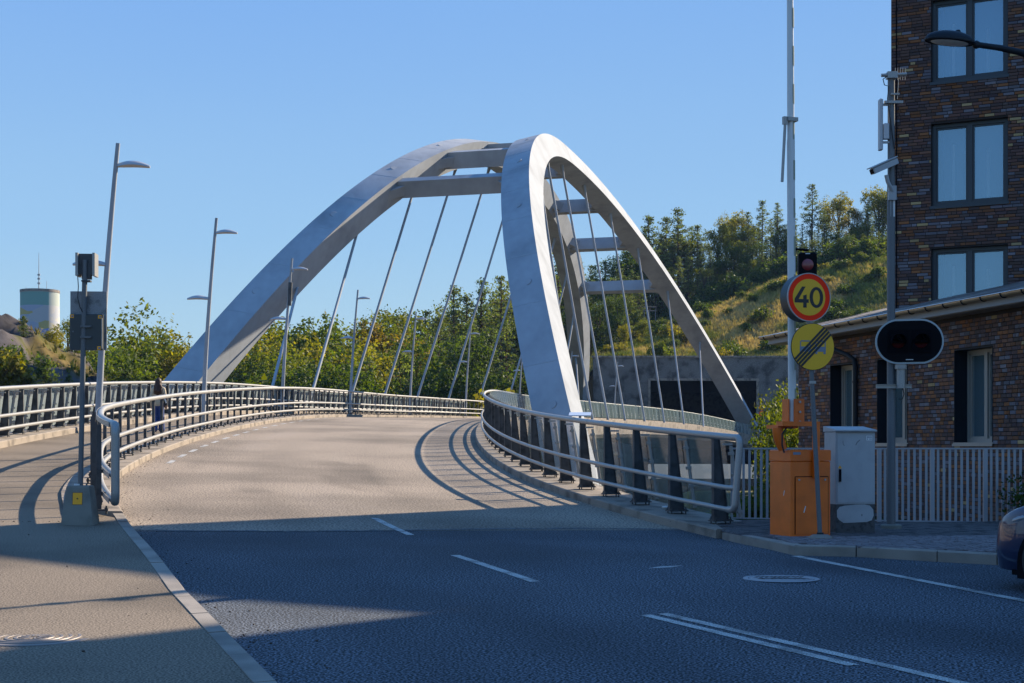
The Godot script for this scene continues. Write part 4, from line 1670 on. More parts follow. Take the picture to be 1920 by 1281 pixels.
# [crown, trunk] of a broadleaf tree of height 1 x h
func broadleaf(seed_: int, h: float, w: float, tone: Color, tone2: Color, clumps: int, per: int, leaf: float) -> Array:
	var rng := RandomNumberGenerator.new()
	rng.seed = seed_
	var b := MB.new()
	var tr := MB.new()
	var lean := Vector3(rng.randfn() * 0.3, 0, rng.randfn() * 0.3)
	tr.tube([Vector3(0, -1.5, 0), Vector3(0, h * 0.15, 0) + lean * 0.3, lean * 0.7 + Vector3(0, h * 0.45, 0), lean + Vector3(0, h * 0.8, 0)], [h * 0.022, h * 0.017, h * 0.011, h * 0.003], 7)
	# big lobes, each a cloud of small leaf clumps
	var lobes := []
	for i in 11:
		var an := rng.randf() * TAU
		var y := lerpf(0.25, 0.93, pow(rng.randf(), 0.8))
		var rad := w * sqrt(maxf(0.03, 1.0 - pow((y - 0.5) / 0.5, 2.0))) * (0.35 + 0.6 * rng.randf())
		var c := Vector3(cos(an) * rad, h * y, sin(an) * rad)
		lobes.append([c, w * (0.34 + 0.26 * rng.randf()), rng.randf()])
		tr.tube([lean * 0.6 + Vector3(0, h * y * 0.55, 0), c.lerp(Vector3(0, h * y, 0), 0.35) - Vector3(0, h * 0.05, 0), c], [h * 0.008, h * 0.005, h * 0.002], 5)
	for i in clumps:
		var lo: Array = lobes[rng.randi() % lobes.size()]
		var d: Vector3 = Vector3(rng.randfn(), rng.randfn() * 0.8, rng.randfn()).normalized() * lo[1] * pow(rng.randf(), 0.35)
		var c: Color = tone.lerp(tone2, clampf(lo[2] * 0.7 + rng.randf() * 0.5 - 0.1, 0, 1)) * (0.75 + 0.5 * rng.randf())
		leaf_clump(b, lo[0] + d, lo[1] * 0.26, per, leaf, c, rng)
	return [b.mesh(M.leaf), tr.mesh(M.bark)]

func pine(seed_: int, h: float, w: float, low: float, tone: Color, limbs_n: int, per: int) -> Array:
	var rng := RandomNumberGenerator.new()
	rng.seed = seed_
	var b := MB.new()
	var tr := MB.new()
	var bend := Vector3(rng.randfn() * 0.3, 0, rng.randfn() * 0.3)
	tr.tube([Vector3(0, -1.5, 0), Vector3(0, h * 0.3, 0) + bend * 0.4, bend + Vector3(0, h * 0.65, 0), bend * 0.8 + Vector3(0, h * 0.98, 0)], [h * 0.016, h * 0.013, h * 0.008, h * 0.002], 7)
	for i in limbs_n:
		var f := (i + rng.randf() * 0.8) / limbs_n
		var y := lerpf(low, 0.97, f)
		var an := i * 2.4 + rng.randf() * 0.8
		var l := w * (0.45 + 0.55 * rng.randf()) * pow(1.0 - f * 0.96, 0.75) * (0.55 + 0.45 * smoothstep(0.0, 0.3, f))
		var a := bend * y + Vector3(0, h * y, 0)
		var e := a + Vector3(cos(an) * l, h * 0.03 * (rng.randf() - 0.1), sin(an) * l)
		tr.tube([a, a.lerp(e, 0.5) + Vector3(0, -0.08, 0), e], [h * 0.004, h * 0.003, h * 0.001], 4)
		var shade := 0.55 + 0.8 * rng.randf()
		var bits := maxi(2, int(l / 0.42))
		for k in bits:
			var t := (k + 0.6) / bits
			if t < 0.25 and l > 1.2:
				continue
			var p := a.lerp(e, t) + Vector3(rng.randfn() * 0.22, 0.18 + absf(rng.randfn()) * 0.18, rng.randfn() * 0.22)
			leaf_clump(b, p, 0.42 + 0.12 * t, per, 0.15, tone * shade * (0.8 + 0.4 * rng.randf()), rng, 0.5)
	leaf_clump(b, bend * 0.8 + Vector3(0, h * 0.985, 0), 0.3, per, 0.16, tone, rng)
	return [b.mesh(M.needle), tr.mesh(M.bark_pine)]

func bush(seed_: int, h: float, w: float, tone: Color, tone2: Color, clumps: int, leaf := 0.13) -> Array:
	var rng := RandomNumberGenerator.new()
	rng.seed = seed_
	var b := MB.new()
	var tr := MB.new()
	for i in 7:
		var an := rng.randf() * TAU
		var l := w * rng.randf() * 0.7
		tr.tube([Vector3(0, -0.4, 0), Vector3(cos(an) * l * 0.4, h * 0.4, sin(an) * l * 0.4), Vector3(cos(an) * l, h * (0.6 + 0.35 * rng.randf()), sin(an) * l)], [0.035, 0.025, 0.008], 4)
	for i in clumps:
		var d := Vector3(rng.randfn(), rng.randfn(), rng.randfn()).normalized() * pow(rng.randf(), 0.4)
		var bump := 0.8 + 0.4 * sin(d.x * 5.0 + seed_) * cos(d.z * 4.0)
		var p := Vector3(d.x * w * bump, h * 0.52 + d.y * h * 0.48 * bump, d.z * w * bump)
		leaf_clump(b, p, w * 0.16, 14, leaf, tone.lerp(tone2, rng.randf()) * (0.7 + 0.6 * rng.randf()), rng)
	return [b.mesh(M.leaf), tr.mesh(M.bark)]

var stock := {}
func plant(called: String, kind: String, label: String, category: String, x: float, d: float, y: float, scale_: float, turn: float, group: String, wide := 1.0) -> void:
	var t := thing(called, label, category, Vector3(x, y, -d), turn, group)
	var st: Array = stock[kind]
	var k := Transform3D(Basis.IDENTITY.scaled(Vector3(scale_ * wide, scale_, scale_ * wide)), Vector3.ZERO)
	part("crown", st[0], t, k)
	part("trunk", st[1], t, k)

# a plant by where it is seen: px, top py and its distance; h0 is the stock height
func seen(called: String, kind: String, label: String, category: String, px: float, top: float, d: float, h0: float, group: String, turn := 0.0, foot := -99.0, wide := 1.0) -> void:
	var x := (px - 960.0) / 2667.0 * d
	var y := land(x, d) if foot < -90.0 else foot
	var ty := 1.7 + (840.0 - top) * d / 2667.0
	plant(called, kind, label, category, x, d, y - 0.2, maxf((ty - y) / h0, 0.12), turn if turn != 0.0 else px * 0.37, group, wide)

func zone(px: float) -> String:
	var at := [230.0, 320.0, 540.0, 610.0, 670.0, 780.0, 880.0, 950.0, 1060.0, 1140.0, 1215.0, 1290.0, 1400.0, 1497.0, 1580.0, 9999.0]
	var words := ["by the first lamp", "behind the woman", "by the third lamp", "by the second hanger", "by the fourth lamp post", "by the fifth lamp post", "by the sixth lamp post", "left of the arch", "inside the right arch", "under the beams", "at the far leg", "right of the arch", "left of the boom", "beside the boom", "right of the boom", "by the camera mast"]
	for i in at.size():
		if px < at[i]:
			return ", " + words[i]
	return ""

# rows of trees whose tops stay below a skyline given by what is seen
func fill(rng: RandomNumberGenerator, n: int, px0: float, px1: float, rows: Array, sx: Array, sy: Array, below: Array, kinds: Array, words: String, group: String) -> void:
	for i in n:
		var px := lerpf(px0, px1, (i + rng.randf()) / n)
		var r := i % rows.size()
		var d: float = rows[r] + rng.randf() * 8.0
		var x := (px - 960.0) / 2667.0 * d
		var kind: String = kinds[rng.randi() % kinds.size()]
		var needle := kind.begins_with("pine") or kind == "spruce"
		var top: float = lerp_table(px, sx, sy) + below[r] + rng.randf() * 26.0
		var y := land(x, d) - 0.3
		var hgt := clampf(1.7 + (840.0 - top) * d / 2667.0 - y, 5.0, 26.0)
		var word := "pine " if kind.begins_with("pine") else ("spruce " if kind == "spruce" else "leafy tree ")
		plant(word.strip_edges().replace(" ", "_") + ("_tree" if needle else ""), kind, ["front-row ", "middle-row ", "back-row "][r] + word + words + zone(px), "tree", x, d, y, hgt / (17.0 if needle else 15.0), rng.randf() * TAU, group + ", " + ["front row", "middle row", "back row"][r] + ", " + word.strip_edges() + zone(px), 0.85 + rng.randf() * 0.25)

func build_plants() -> void:
	var g := Color(0.085, 0.125, 0.025)
	var y := Color(0.165, 0.175, 0.03)
	var dk := Color(0.06, 0.092, 0.026)
	stock.leafy = broadleaf(1, 15.0, 4.6, g, Color(0.135, 0.165, 0.025), 520, 20, 0.16)
	stock.leafy2 = broadleaf(2, 15.0, 5.2, Color(0.11, 0.14, 0.02), y, 560, 19, 0.16)
	stock.dark = broadleaf(3, 15.0, 4.8, dk, g, 520, 20, 0.16)
	stock.yellow = broadleaf(4, 15.0, 4.2, Color(0.19, 0.20, 0.03), Color(0.30, 0.25, 0.03), 470, 19, 0.16)
	stock.rust = broadleaf(5, 15.0, 4.4, Color(0.25, 0.16, 0.03), Color(0.18, 0.17, 0.03), 470, 19, 0.16)
	stock.thin = broadleaf(6, 15.0, 4.4, g, Color(0.19, 0.18, 0.02), 230, 15, 0.16)
	var pn := Color(0.16, 0.18, 0.07)
	stock.pine = pine(11, 17.0, 4.4, 0.32, pn, 42, 22)
	stock.pine2 = pine(12, 17.0, 3.9, 0.42, pn * 0.85, 36, 22)
	stock.pine3 = pine(13, 17.0, 4.6, 0.24, Color(0.18, 0.195, 0.08), 40, 20)
	stock.pine4 = pine(14, 17.0, 3.7, 0.18, pn * 1.1, 44, 20)
	stock.spruce = pine(15, 17.0, 2.6, 0.08, Color(0.11, 0.135, 0.055), 54, 20)
	stock.young_pine = pine(16, 6.0, 2.2, 0.08, Color(0.11, 0.14, 0.05), 26, 26)
	stock.bush = bush(21, 2.4, 1.6, g, Color(0.15, 0.17, 0.02), 130)
	stock.bush_y = bush(22, 2.2, 1.5, Color(0.17, 0.17, 0.03), Color(0.24, 0.19, 0.03), 110)
	stock.bush_d = bush(23, 2.0, 1.8, dk, g, 130)
	stock.near_bush = bush(24, 2.6, 1.2, Color(0.075, 0.115, 0.025), Color(0.16, 0.17, 0.025), 330, 0.05)
	stock.shrub = bush(25, 0.9, 0.6, dk * 0.8, dk, 170, 0.03)
	# left of the left arch
	var gl := "trees behind the rocky hill on the left"
	seen("leafy_tree", "leafy2", "tall leafy tree right of the second grey board, behind the first lamp post", "tree", 232, 600, 150, 15, gl)
	seen("leafy_tree", "leafy", "round leafy tree between the first lamp post and the woman", "tree", 270, 612, 158, 15, gl)
	seen("leafy_tree", "yellow", "yellowish tree left of the left arch foot", "tree", 300, 642, 150, 15, gl)
	seen("spruce_tree", "spruce", "small dark conifer top standing above the trees left of the arch", "tree", 310, 628, 215, 17, gl, 0.0, -4.0, 0.7)
	seen("leafy_tree", "thin", "sparse yellow-green tree on the rock just right of the water tower", "tree", 128, 596, 112, 15, gl, 0.0, 5.5)
	seen("leafy_tree", "yellow", "low yellow tree growing on the rock before the water tower", "tree", 96, 612, 108, 15, gl, 0.0, 6.8)
	seen("leafy_tree", "dark", "dark tree beside the foot of the left arch", "tree", 338, 664, 165, 15, gl)
	seen("leafy_tree", "leafy", "leafy tree seen behind the small traffic cabinet board", "tree", 180, 620, 140, 15, gl)
	seen("leafy_tree", "leafy2", "low leafy tree right behind the woman's head", "tree", 325, 650, 190, 15, gl)
	# the wood between the left arch and the right arch
	var gm := "trees on the far bank between the arches"
	var rows := [["dark", 452, 668, 150, "dark tree under the left arch, nearest its inner edge"], ["leafy", 478, 640, 152, "green tree left of the first hanger of the left arch"], ["yellow", 512, 622, 160, "yellow-green tree behind the first hanger of the left arch"], ["leafy2", 548, 600, 168, "broad tree right of the third lamp post"], ["leafy", 600, 577, 172, "tallest rounded green tree behind the second hanger"], ["leafy2", 565, 640, 148, "lower yellow-green tree in front of the tallest round tree"], ["leafy", 628, 620, 165, "green tree right of the second hanger"], ["yellow", 662, 640, 158, "yellowish tree behind the fourth lamp post"],
		["rust", 700, 612, 176, "rust-coloured tree behind the third hanger"], ["leafy2", 738, 606, 180, "yellow-green tree right of the rust-coloured tree"], ["thin", 722, 583, 190, "thin open-crowned tree standing above its neighbours"], ["thin", 756, 586, 196, "second thin tree with sky showing through its crown"], ["pine3", 795, 578, 196, "pine behind the fifth lamp post"], ["dark", 770, 640, 165, "dark tree low behind the fourth hanger"],
		["pine4", 848, 534, 200, "tall pine behind the fifth hanger, its top against the sky"], ["pine", 876, 548, 206, "pine just left of the sixth lamp post"], ["spruce", 908, 520, 204, "tall dark conifer behind the sixth hanger"], ["pine3", 940, 516, 210, "dense dark pine touching the left edge of the right arch"], ["pine2", 822, 590, 192, "shorter pine right of the fifth lamp post"], ["pine4", 965, 505, 216, "dark pine hidden partly by the right arch"], ["spruce", 1002, 480, 222, "dark conifer inside the right arch near its left leg"], ["pine", 1040, 470, 226, "pine inside the right arch beside its apex hanger"],
		["pine4", 890, 600, 180, "dark pine in front of the tall pines, behind the sixth lamp post"], ["spruce", 925, 610, 178, "dark conifer in front of the dense dark pine"], ["dark", 860, 625, 176, "dark broad tree right of the fifth hanger"], ["pine4", 955, 600, 184, "dark pine low beside the right arch"], ["pine4", 742, 655, 150, "bushy young pine in front of the fourth hanger"], ["pine4", 700, 668, 146, "bushy young pine at the foot of the third hanger"], ["pine3", 852, 690, 150, "pale green young pine at the foot of the fifth hanger"], ["dark", 500, 690, 142, "low dark tree above the railing under the first hanger"], ["dark", 585, 680, 142, "low dark tree above the railing under the second hanger"], ["dark", 640, 690, 142, "low dark tree above the railing by the fourth lamp post"], ["dark", 790, 690, 146, "low dark tree above the railing by the fifth lamp post"], ["dark", 900, 690, 146, "low dark tree above the railing by the sixth lamp post"], ["dark", 960, 680, 150, "low dark tree above the glass beside the right arch foot"]]
	for q in rows:
		var tall: float = 6.0 if q[0] == "none" else (15.0 if q[0] in ["dark", "leafy", "leafy2", "yellow", "rust", "thin"] else 17.0)
		seen("pine_tree" if tall == 17.0 or tall == 6.0 else "leafy_tree", q[0], q[4], "tree", q[1], q[2], q[3], tall, gm)
	seen("autumn_bush", "bush_y", "yellow bush just left of the glass railing's bend", "bush", 932, 727, 120, 2.2, "", 0.0, 0.5)
	seen("autumn_bush", "bush_y", "yellow-orange bush beside the left leg of the right arch", "bush", 985, 724, 125, 2.2, "", 0.0, 1.0)
	seen("green_bush", "bush", "green bush at the inner foot of the left arch", "bush", 452, 700, 120, 2.4, "", 0.0, 0.0)
	# the wood on the hill
	var gh := "trees of the wood on the hill above the tunnel"
	var edge := [["pine", 1212, 402, 258, "leftmost pine of the hill wood, touching the right arch"], ["pine2", 1248, 405, 262, "pine with a thin crown right of the right arch"], ["pine2", 1272, 388, 256, "tall bare-stemmed pine, highest left of the boom"], ["pine", 1308, 420, 258, "pine right of the tall bare-stemmed pine"], ["thin", 1345, 428, 268, "thin tree in the dip of the tree line"], ["yellow", 1372, 400, 268, "yellow-green tree showing above the pines"], ["pine3", 1400, 396, 262, "broad pine in the middle of the hill wood"], ["pine", 1428, 374, 266, "tall pine left of the boom pole"], ["pine3", 1462, 378, 262, "pine crown touching the left side of the boom pole"], ["pine2", 1522, 343, 266, "highest pine, right of the boom pole"], ["yellow", 1572, 366, 270, "bright yellow-green tree right of the highest pine"], ["pine4", 1548, 392, 258, "dark pine right below the highest pine"], ["rust", 1600, 392, 264, "golden tree left of the camera mast"], ["yellow", 1648, 350, 268, "yellow tree touching the camera mast"], ["pine4", 1625, 384, 262, "dark pine left of the camera mast"], ["leafy2", 1676, 352, 268, "leafy tree behind the camera mast"], ["pine", 1490, 398, 256, "pine right behind the boom pole"]]
	for q in edge:
		var tall: float = 15.0 if q[0] in ["leafy2", "yellow", "rust", "thin"] else 17.0
		seen("pine_tree" if tall == 17.0 else "leafy_tree", q[0], q[4], "tree", q[1], q[2], q[3], tall, gh)
	var rng := RandomNumberGenerator.new()
	rng.seed = 31
	for i in 50:   # undergrowth along the edge of the wood
		var px := 1180.0 + rng.randf() * 560.0
		var d := 240.0 + rng.randf() * 14.0
		var x := (px - 960.0) / 2667.0 * d
		plant("undergrowth_bush", "bush_d" if i % 3 else "bush", "dark bush under the edge of the wood on the hill" + zone(px), "bush", x, d, land(x, d) - 0.3, 1.1 + rng.randf() * 0.9, rng.randf() * TAU, "bushes under the edge of the wood on the hill" + zone(px))
	var sx := [1060.0, 1100.0, 1150.0, 1200.0, 1250.0, 1290.0, 1340.0, 1400.0, 1450.0, 1500.0, 1560.0, 1600.0, 1660.0, 1760.0]
	var sy := [475.0, 470.0, 465.0, 415.0, 408.0, 400.0, 432.0, 402.0, 382.0, 398.0, 384.0, 394.0, 366.0, 352.0]
	fill(rng, 112, 1180.0, 1760.0, [242.0, 252.0, 262.0], sx, sy, [78.0, 42.0, 14.0], ["pine", "pine2", "pine3", "pine4", "pine", "pine3", "leafy2", "dark", "pine2", "thin"], "in the hill wood above the tunnel", gh)
	fill(rng, 34, 1000.0, 1200.0, [216.0, 230.0, 244.0], [960.0, 1000.0, 1050.0, 1100.0, 1150.0, 1200.0], [510.0, 490.0, 478.0, 472.0, 468.0, 420.0], [90.0, 45.0, 8.0], ["pine3", "spruce", "pine4", "dark", "pine"], "on the shaded slope inside the right arch", "trees on the slope seen through the right arch")
	fill(rng, 46, 180.0, 1000.0, [212.0, 226.0, 240.0], [180.0, 300.0, 450.0, 520.0, 600.0, 700.0, 780.0, 840.0, 900.0, 960.0, 1000.0], [640.0, 655.0, 672.0, 636.0, 612.0, 626.0, 606.0, 560.0, 545.0, 522.0, 496.0], [70.0, 36.0, 10.0], ["leafy", "dark", "pine3", "pine4", "leafy2"], "far back in the wood across the bay", "trees far back across the bay")
	# shrubs on the grassy slope
	var gs := "bushes on the grassy slope above the tunnel"
	for i in 120:
		var px := 1120.0 + rng.randf() * 600.0
		var d := 190.0 + pow(rng.randf(), 0.9) * 50.0
		var x := (px - 960.0) / 2667.0 * d
		var kind: String = ["bush", "bush_y", "bush_d", "bush", "bush_d", "bush_y"][rng.randi() % 6]
		var sc := 0.5 + rng.randf() * 0.75
		plant("yellow_bush" if kind == "bush_y" else "green_bush", kind, ("small yellow bush on the grassy slope above the tunnel" if kind == "bush_y" else "small green bush on the grassy slope above the tunnel") + zone(px), "bush", x, d, land(x, d) - 0.15, sc, rng.randf() * TAU, gs + (", yellow" if kind == "bush_y" else ", green") + zone(px))
	for q in [["leafy", 1266, 632, 200, "round bright green tree above the tunnel's left part"], ["yellow", 1170, 606, 205, "yellowish tree above the tunnel's left end"], ["leafy2", 1612, 470, 232, "light green young tree on the slope left of the camera mast"], ["yellow", 1592, 500, 228, "small golden tree on the slope left of the camera mast"], ["leafy2", 1205, 596, 212, "green tree on the slope beside the wooden rail"], ["dark", 1640, 540, 220, "dark round bush tree right of the speed sign"]]:
		seen("leafy_tree", q[0], q[4], "tree", q[1], q[2], q[3], 15.0, "")
	# rough grass: one mass
	var bl := MB.new()
	rng.seed = 8
	for k in 9:
		var an := rng.randf() * TAU
		var o := Vector3(cos(an), 0, sin(an)) * 0.3 * rng.randf()
		var tip := o + Vector3(rng.randfn() * 0.25, 0.6 + rng.randf() * 0.5, rng.randfn() * 0.25)
		var wv := Vector3(-sin(an), 0, cos(an)) * 0.10
		bl.face([o - wv, o + wv, tip])
	var gm2 := vmat(0.8, 0.2)
	gm2.backlight_enabled = true
	gm2.backlight = Color(0.7, 0.7, 0.4)
	var tuft := bl.mesh(gm2)
	var mm := MultiMesh.new()
	mm.transform_format = MultiMesh.TRANSFORM_3D
	mm.use_colors = true
	mm.mesh = tuft
	var spots := []
	for i in 26000:
		var px := 1060.0 + rng.randf() * 720.0
		var d := 188.0 + rng.randf() * 56.0
		var x := (px - 960.0) / 2667.0 * d
		spots.append([x, d, land(x, d)])
	for i in 9000:
		var x := -75.0 + rng.randf() * 60.0
		var d := 58.0 + rng.randf() * 60.0
		var m := rough.get_noise_2d(x * 2.6 + 700.0, d * 3.2)
		if m > 0.1:
			spots.append([x, d, rock_h(x, d)])
	mm.instance_count = spots.size()
	for i in spots.size():
		var q: Array = spots[i]
		var sc := (0.45 + rng.randf() * 0.6) if q[1] > 150.0 else 0.3 + rng.randf() * 0.25
		mm.set_instance_transform(i, Transform3D(Basis(Vector3.UP, rng.randf() * TAU).scaled(Vector3(sc, sc, sc)), Vector3(q[0], q[2] - 0.05, -q[1])))
		var nz := clampf(0.5 + 2.4 * rough.get_noise_2d(q[0] * 3.0, q[1] * 3.0) + rng.randfn() * 0.2, 0, 1)
		mm.set_instance_color(i, Color(0.17, 0.19, 0.045).lerp(Color(0.55, 0.40, 0.17), nz) * (0.75 + 0.5 * rng.randf()) * (1.0 if q[1] > 150.0 else 0.6))
	var mi := MultiMeshInstance3D.new()
	mi.name = "rough_grass"
	mi.multimesh = mm
	add_child(mi)
	mi.set_meta("kind", "stuff")
	tag(mi, "rough yellowing grass and herbs on the slopes", "grass")
	# bushes on the rock
	for i in 26:
		var px := -40.0 + rng.randf() * 330.0
		var d := 62.0 + rng.randf() * 42.0
		var x := (px - 960.0) / 2667.0 * d
		var kind: String = ["bush", "bush_y", "bush_d", "young_pine", "bush_d"][rng.randi() % 5]
		var sc := 0.2 + rng.randf() * 0.3
		if kind == "young_pine":
			plant("young_pine", kind, "small dark young pine growing on the rocky hill", "tree", x, d, rock_h(x, d) - 0.2, sc * 0.55, rng.randf() * TAU, "young pines on the rocky hill")
		else:
			plant("rock_bush", kind, "small bush growing on the rocky hill", "bush", x, d, rock_h(x, d) - 0.1, sc, rng.randf() * TAU, "bushes on the rocky hill")
	for q in [["young_pine", 85, 668, 82, 6.0, "dark spreading pine low on the rock above the outer railing"], ["bush_d", 22, 645, 90, 2.0, "dark bush on the rock at the left edge"], ["bush_y", 22, 650, 84, 2.2, "yellow bush among the rocks at the left edge"]]:
		var d: float = q[3]
		var x: float = (q[1] - 960.0) / 2667.0 * d
		seen("young_pine" if q[0] == "young_pine" else "rock_bush", q[0], q[5], "bush" if q[0] != "young_pine" else "tree", q[1], q[2], d, q[4], "", 0.0, rock_h(x, d) - 0.1)
	# the tree behind the orange barrier and the shrub by the car
	seen("leafy_bush", "near_bush", "slender green and yellow tree behind the orange barrier, left of the brick building", "bush", 1468, 726, 46, 2.6, "", 0.0, -0.6, 0.62)
	seen("leafy_bush", "near_bush", "low branch of leaves at the left edge of the boom pole", "bush", 1494, 690, 60, 2.6, "", 2.0, -0.2, 0.7)
	plant("low_shrub", "shrub", "small dark green shrub at the fence behind the car", "shrub", 7.75, 20.7, near_h(7.75, 20.7) + 0.1, 1.0, 0.4, "")
	plant("low_shrub", "shrub", "dark green hedge plant hidden mostly by the car", "shrub", 8.6, 20.9, near_h(8.6, 20.9) + 0.1, 1.1, 1.4, "")
	for i in 10:
		var x := 3.6 + rng.randf() * 2.6
		var d := 23.0 + rng.randf() * 9.0
		plant("green_bush", "bush_d", "dark undergrowth behind the fence beside the right railing's end", "bush", x, d, land(x, d) - 0.3, 0.35 + rng.randf() * 0.25, rng.randf() * TAU, "undergrowth behind the fence")

# local frame: x to the right as the front is seen, z towards the viewer
func build_barrier() -> void:
	var base := Vector3(3.626, near_h(3.626, 18.488) + 0.115, -18.488)
	var t := thing("barrier", "orange bridge barrier with its tall white boom raised upright", "barrier", base, deg_to_rad(20.0))
	# the corner nearest the camera is the origin; front runs along +x, side along -z
	var w := 0.6
	var dp := 0.54
	var b := MB.new()
	b.cbox(Vector3(w / 2, 0.495, -dp / 2), Vector3(w, 0.99, dp), 0.012)
	part("housing", b.mesh(M.orange), t)
	b = MB.new()
	b.cbox(Vector3(w / 2, 1.065, -dp / 2), Vector3(w + 0.014, 0.145, dp + 0.014), 0.012)
	part("lid", b.mesh(M.orange), t)
	b = MB.new()
	b.box(Vector3(0.31, 0.41, 0.004), Vector3(0.485, 0.74, 0.012))
	var door := part("door", b.mesh(M.orange), t)
	b = MB.new()
	for q in [[0.31, 0.785, 0.497, 0.012], [0.062, 0.41, 0.012, 0.75], [0.558, 0.41, 0.012, 0.75]]:
		b.box(Vector3(q[0], q[1], 0.001), Vector3(q[2], q[3], 0.004))
	part("door_gap", b.mesh(M.black), door)
	b = MB.new()
	for x in [0.115, 0.505]:
		b.cyl(Vector3(x, 0.745, 0.008), Vector3(x, 0.745, 0.022), 0.014, 0.014, 10)
	part("door_lock", b.mesh(M.galv), door)
	b = MB.new()
	b.box(Vector3(0.085, 1.09, 0.009), Vector3(0.11, 0.035, 0.004))
	part("label_plate", b.mesh(M.sign_grey), t)
	# scratches on the side
	b = MB.new()
	b.box(Vector3(-0.001, 0.57, -0.17), Vector3(0.003, 0.07, 0.012), Basis(Vector3.RIGHT, 0.3))
	b.box(Vector3(0.2, 0.36, 0.0115), Vector3(0.012, 0.09, 0.002), Basis(Vector3.BACK, -0.3))
	part("scratch", b.mesh(M.label_white), t)
	# swing fork
	b = MB.new()
	var zb := -0.12
	b.box(Vector3(0.355, 1.135, 0.035), Vector3(0.085, 0.73, 0.05))
	b.box(Vector3(0.12, 1.475, -0.02), Vector3(0.56, 0.06, 0.16))
	b.box(Vector3(0.115, 1.62, zb + 0.13), Vector3(0.15, 0.36, 0.014))
	b.box(Vector3(-0.005, 1.61, zb), Vector3(0.014, 0.38, 0.16))
	b.box(Vector3(0.02, 1.44, -0.25), Vector3(0.3, 0.05, 0.3))
	var arc := []
	for k in 7:
		var an := k / 6.0 * PI * 0.5
		arc.append(Vector3(-0.05 - 0.08 * sin(an), 1.14 + 0.0 + 0.29 * k / 6.0, -0.12))
	b.tube(arc, [0.06, 0.065, 0.07, 0.07, 0.07, 0.07, 0.07], 8)
	part("swing_fork", b.mesh(M.orange), t)
	b = MB.new()
	for k in 3:
		b.cyl(Vector3(0.12, 1.50 + 0.13 * k, zb + 0.135), Vector3(0.12, 1.50 + 0.13 * k, zb + 0.155), 0.017, 0.017, 6)
	b.cyl(Vector3(0.33, 0.86, 0.06), Vector3(0.33, 0.86, 0.075), 0.018, 0.018, 6)
	b.cyl(Vector3(0.36, 1.0, 0.06), Vector3(0.36, 1.0, 0.07), 0.014, 0.014, 6)
	part("bolt", b.mesh(M.galv), t)
	b = MB.new()
	b.tube([Vector3(-0.10, 1.10, 0.0), Vector3(-0.13, 1.2, 0.0), Vector3(-0.13, 1.34, 0.0), Vector3(-0.08, 1.42, 0.02), Vector3(0.0, 1.42, 0.04)], 0.012, 6)
	part("cable", b.mesh(M.rubber), t)
	# the boom, upright, standing in the fork
	var boom := Node3D.new()
	boom.name = "boom"
	t.add_child(boom, true)
	boom.position = Vector3(0.075, 1.50, zb + 0.03)
	boom.rotation.z = 0.006
	b = MB.new()
	b.tube([Vector3(0, -0.05, 0), Vector3(0, 3.68, 0), Vector3(0, 3.7, 0), Vector3(0, 8.6, 0)], [0.053, 0.052, 0.047, 0.033], 16)
	part("tube", b.mesh(M.boom), boom)
	# reflective strips on the right flank
	var bas := Basis(Vector3.UP, 0.3)
	for k in 14:
		b = MB.new()
		var y0 := 0.18 + k * 0.497
		var r := 0.0535 if y0 < 3.3 else 0.049
		var rows := []
		for yy in [y0, y0 + 0.255]:
			var row := []
			for i in 6:
				var an := -0.2 + i * 0.24
				row.append(Vector3(sin(an) * (r + 0.001), yy, cos(an) * (r + 0.001)))
			rows.append(row)
		b.loft(rows, false)
		part("reflector", b.mesh(M.reflector), boom, Transform3D(bas, Vector3.ZERO))
	# stay rod hanging from a clamp
	b = MB.new()
	b.box(Vector3(0.0, 3.95, 0), Vector3(0.15, 0.05, 0.13))
	b.box(Vector3(-0.095, 3.93, 0.02), Vector3(0.06, 0.1, 0.05))
	b.cyl(Vector3(-0.095, 3.9, 0.02), Vector3(-0.145, 3.13, 0.02), 0.02, 0.02, 8)
	part("stay_rod", b.mesh(M.galv), boom)
	# red lamp on a bracket
	var lamp := Node3D.new()
	lamp.name = "warning_lamp"
	t.add_child(lamp, true)
	lamp.position = Vector3(0.31, 3.545, -0.10)
	lamp.rotation.y = deg_to_rad(-27.0)
	b = MB.new()
	b.cbox(Vector3(0, 0.0, -0.06), Vector3(0.24, 0.37, 0.2), 0.02)
	b.tube([Vector3(-0.2, 0.2, -0.05), Vector3(-0.14, 0.24, -0.05), Vector3(0.02, 0.22, -0.05)], 0.016, 6)
	b.box(Vector3(-0.1, -0.205, -0.05), Vector3(0.28, 0.03, 0.1))
	part("lamp_box", b.mesh(M.black), lamp)
	b = MB.new()
	b.ball(Vector3(0.0, 0.02, 0.03), Vector3(0.082, 0.082, 0.03), 20, 8)
	part("lamp_lens", b.mesh(M.red_lens), lamp)
	b = MB.new()
	b.box(Vector3(0.0, 0.165, 0.042), Vector3(0.06, 0.012, 0.003))
	part("maker_plate", b.mesh(M.label_white), lamp)

func ring_poly(r: float, seg := 48) -> PackedVector2Array:
	var p := PackedVector2Array()
	for i in seg:
		p.append(Vector2(cos(TAU * i / seg), sin(TAU * i / seg)) * r)
	return p

func disc(b: MB, r: float, z0: float, z1: float, at := Vector3.ZERO) -> void:
	b.cyl(at + Vector3(0, 0, z0), at + Vector3(0, 0, z1), r, r, 48)

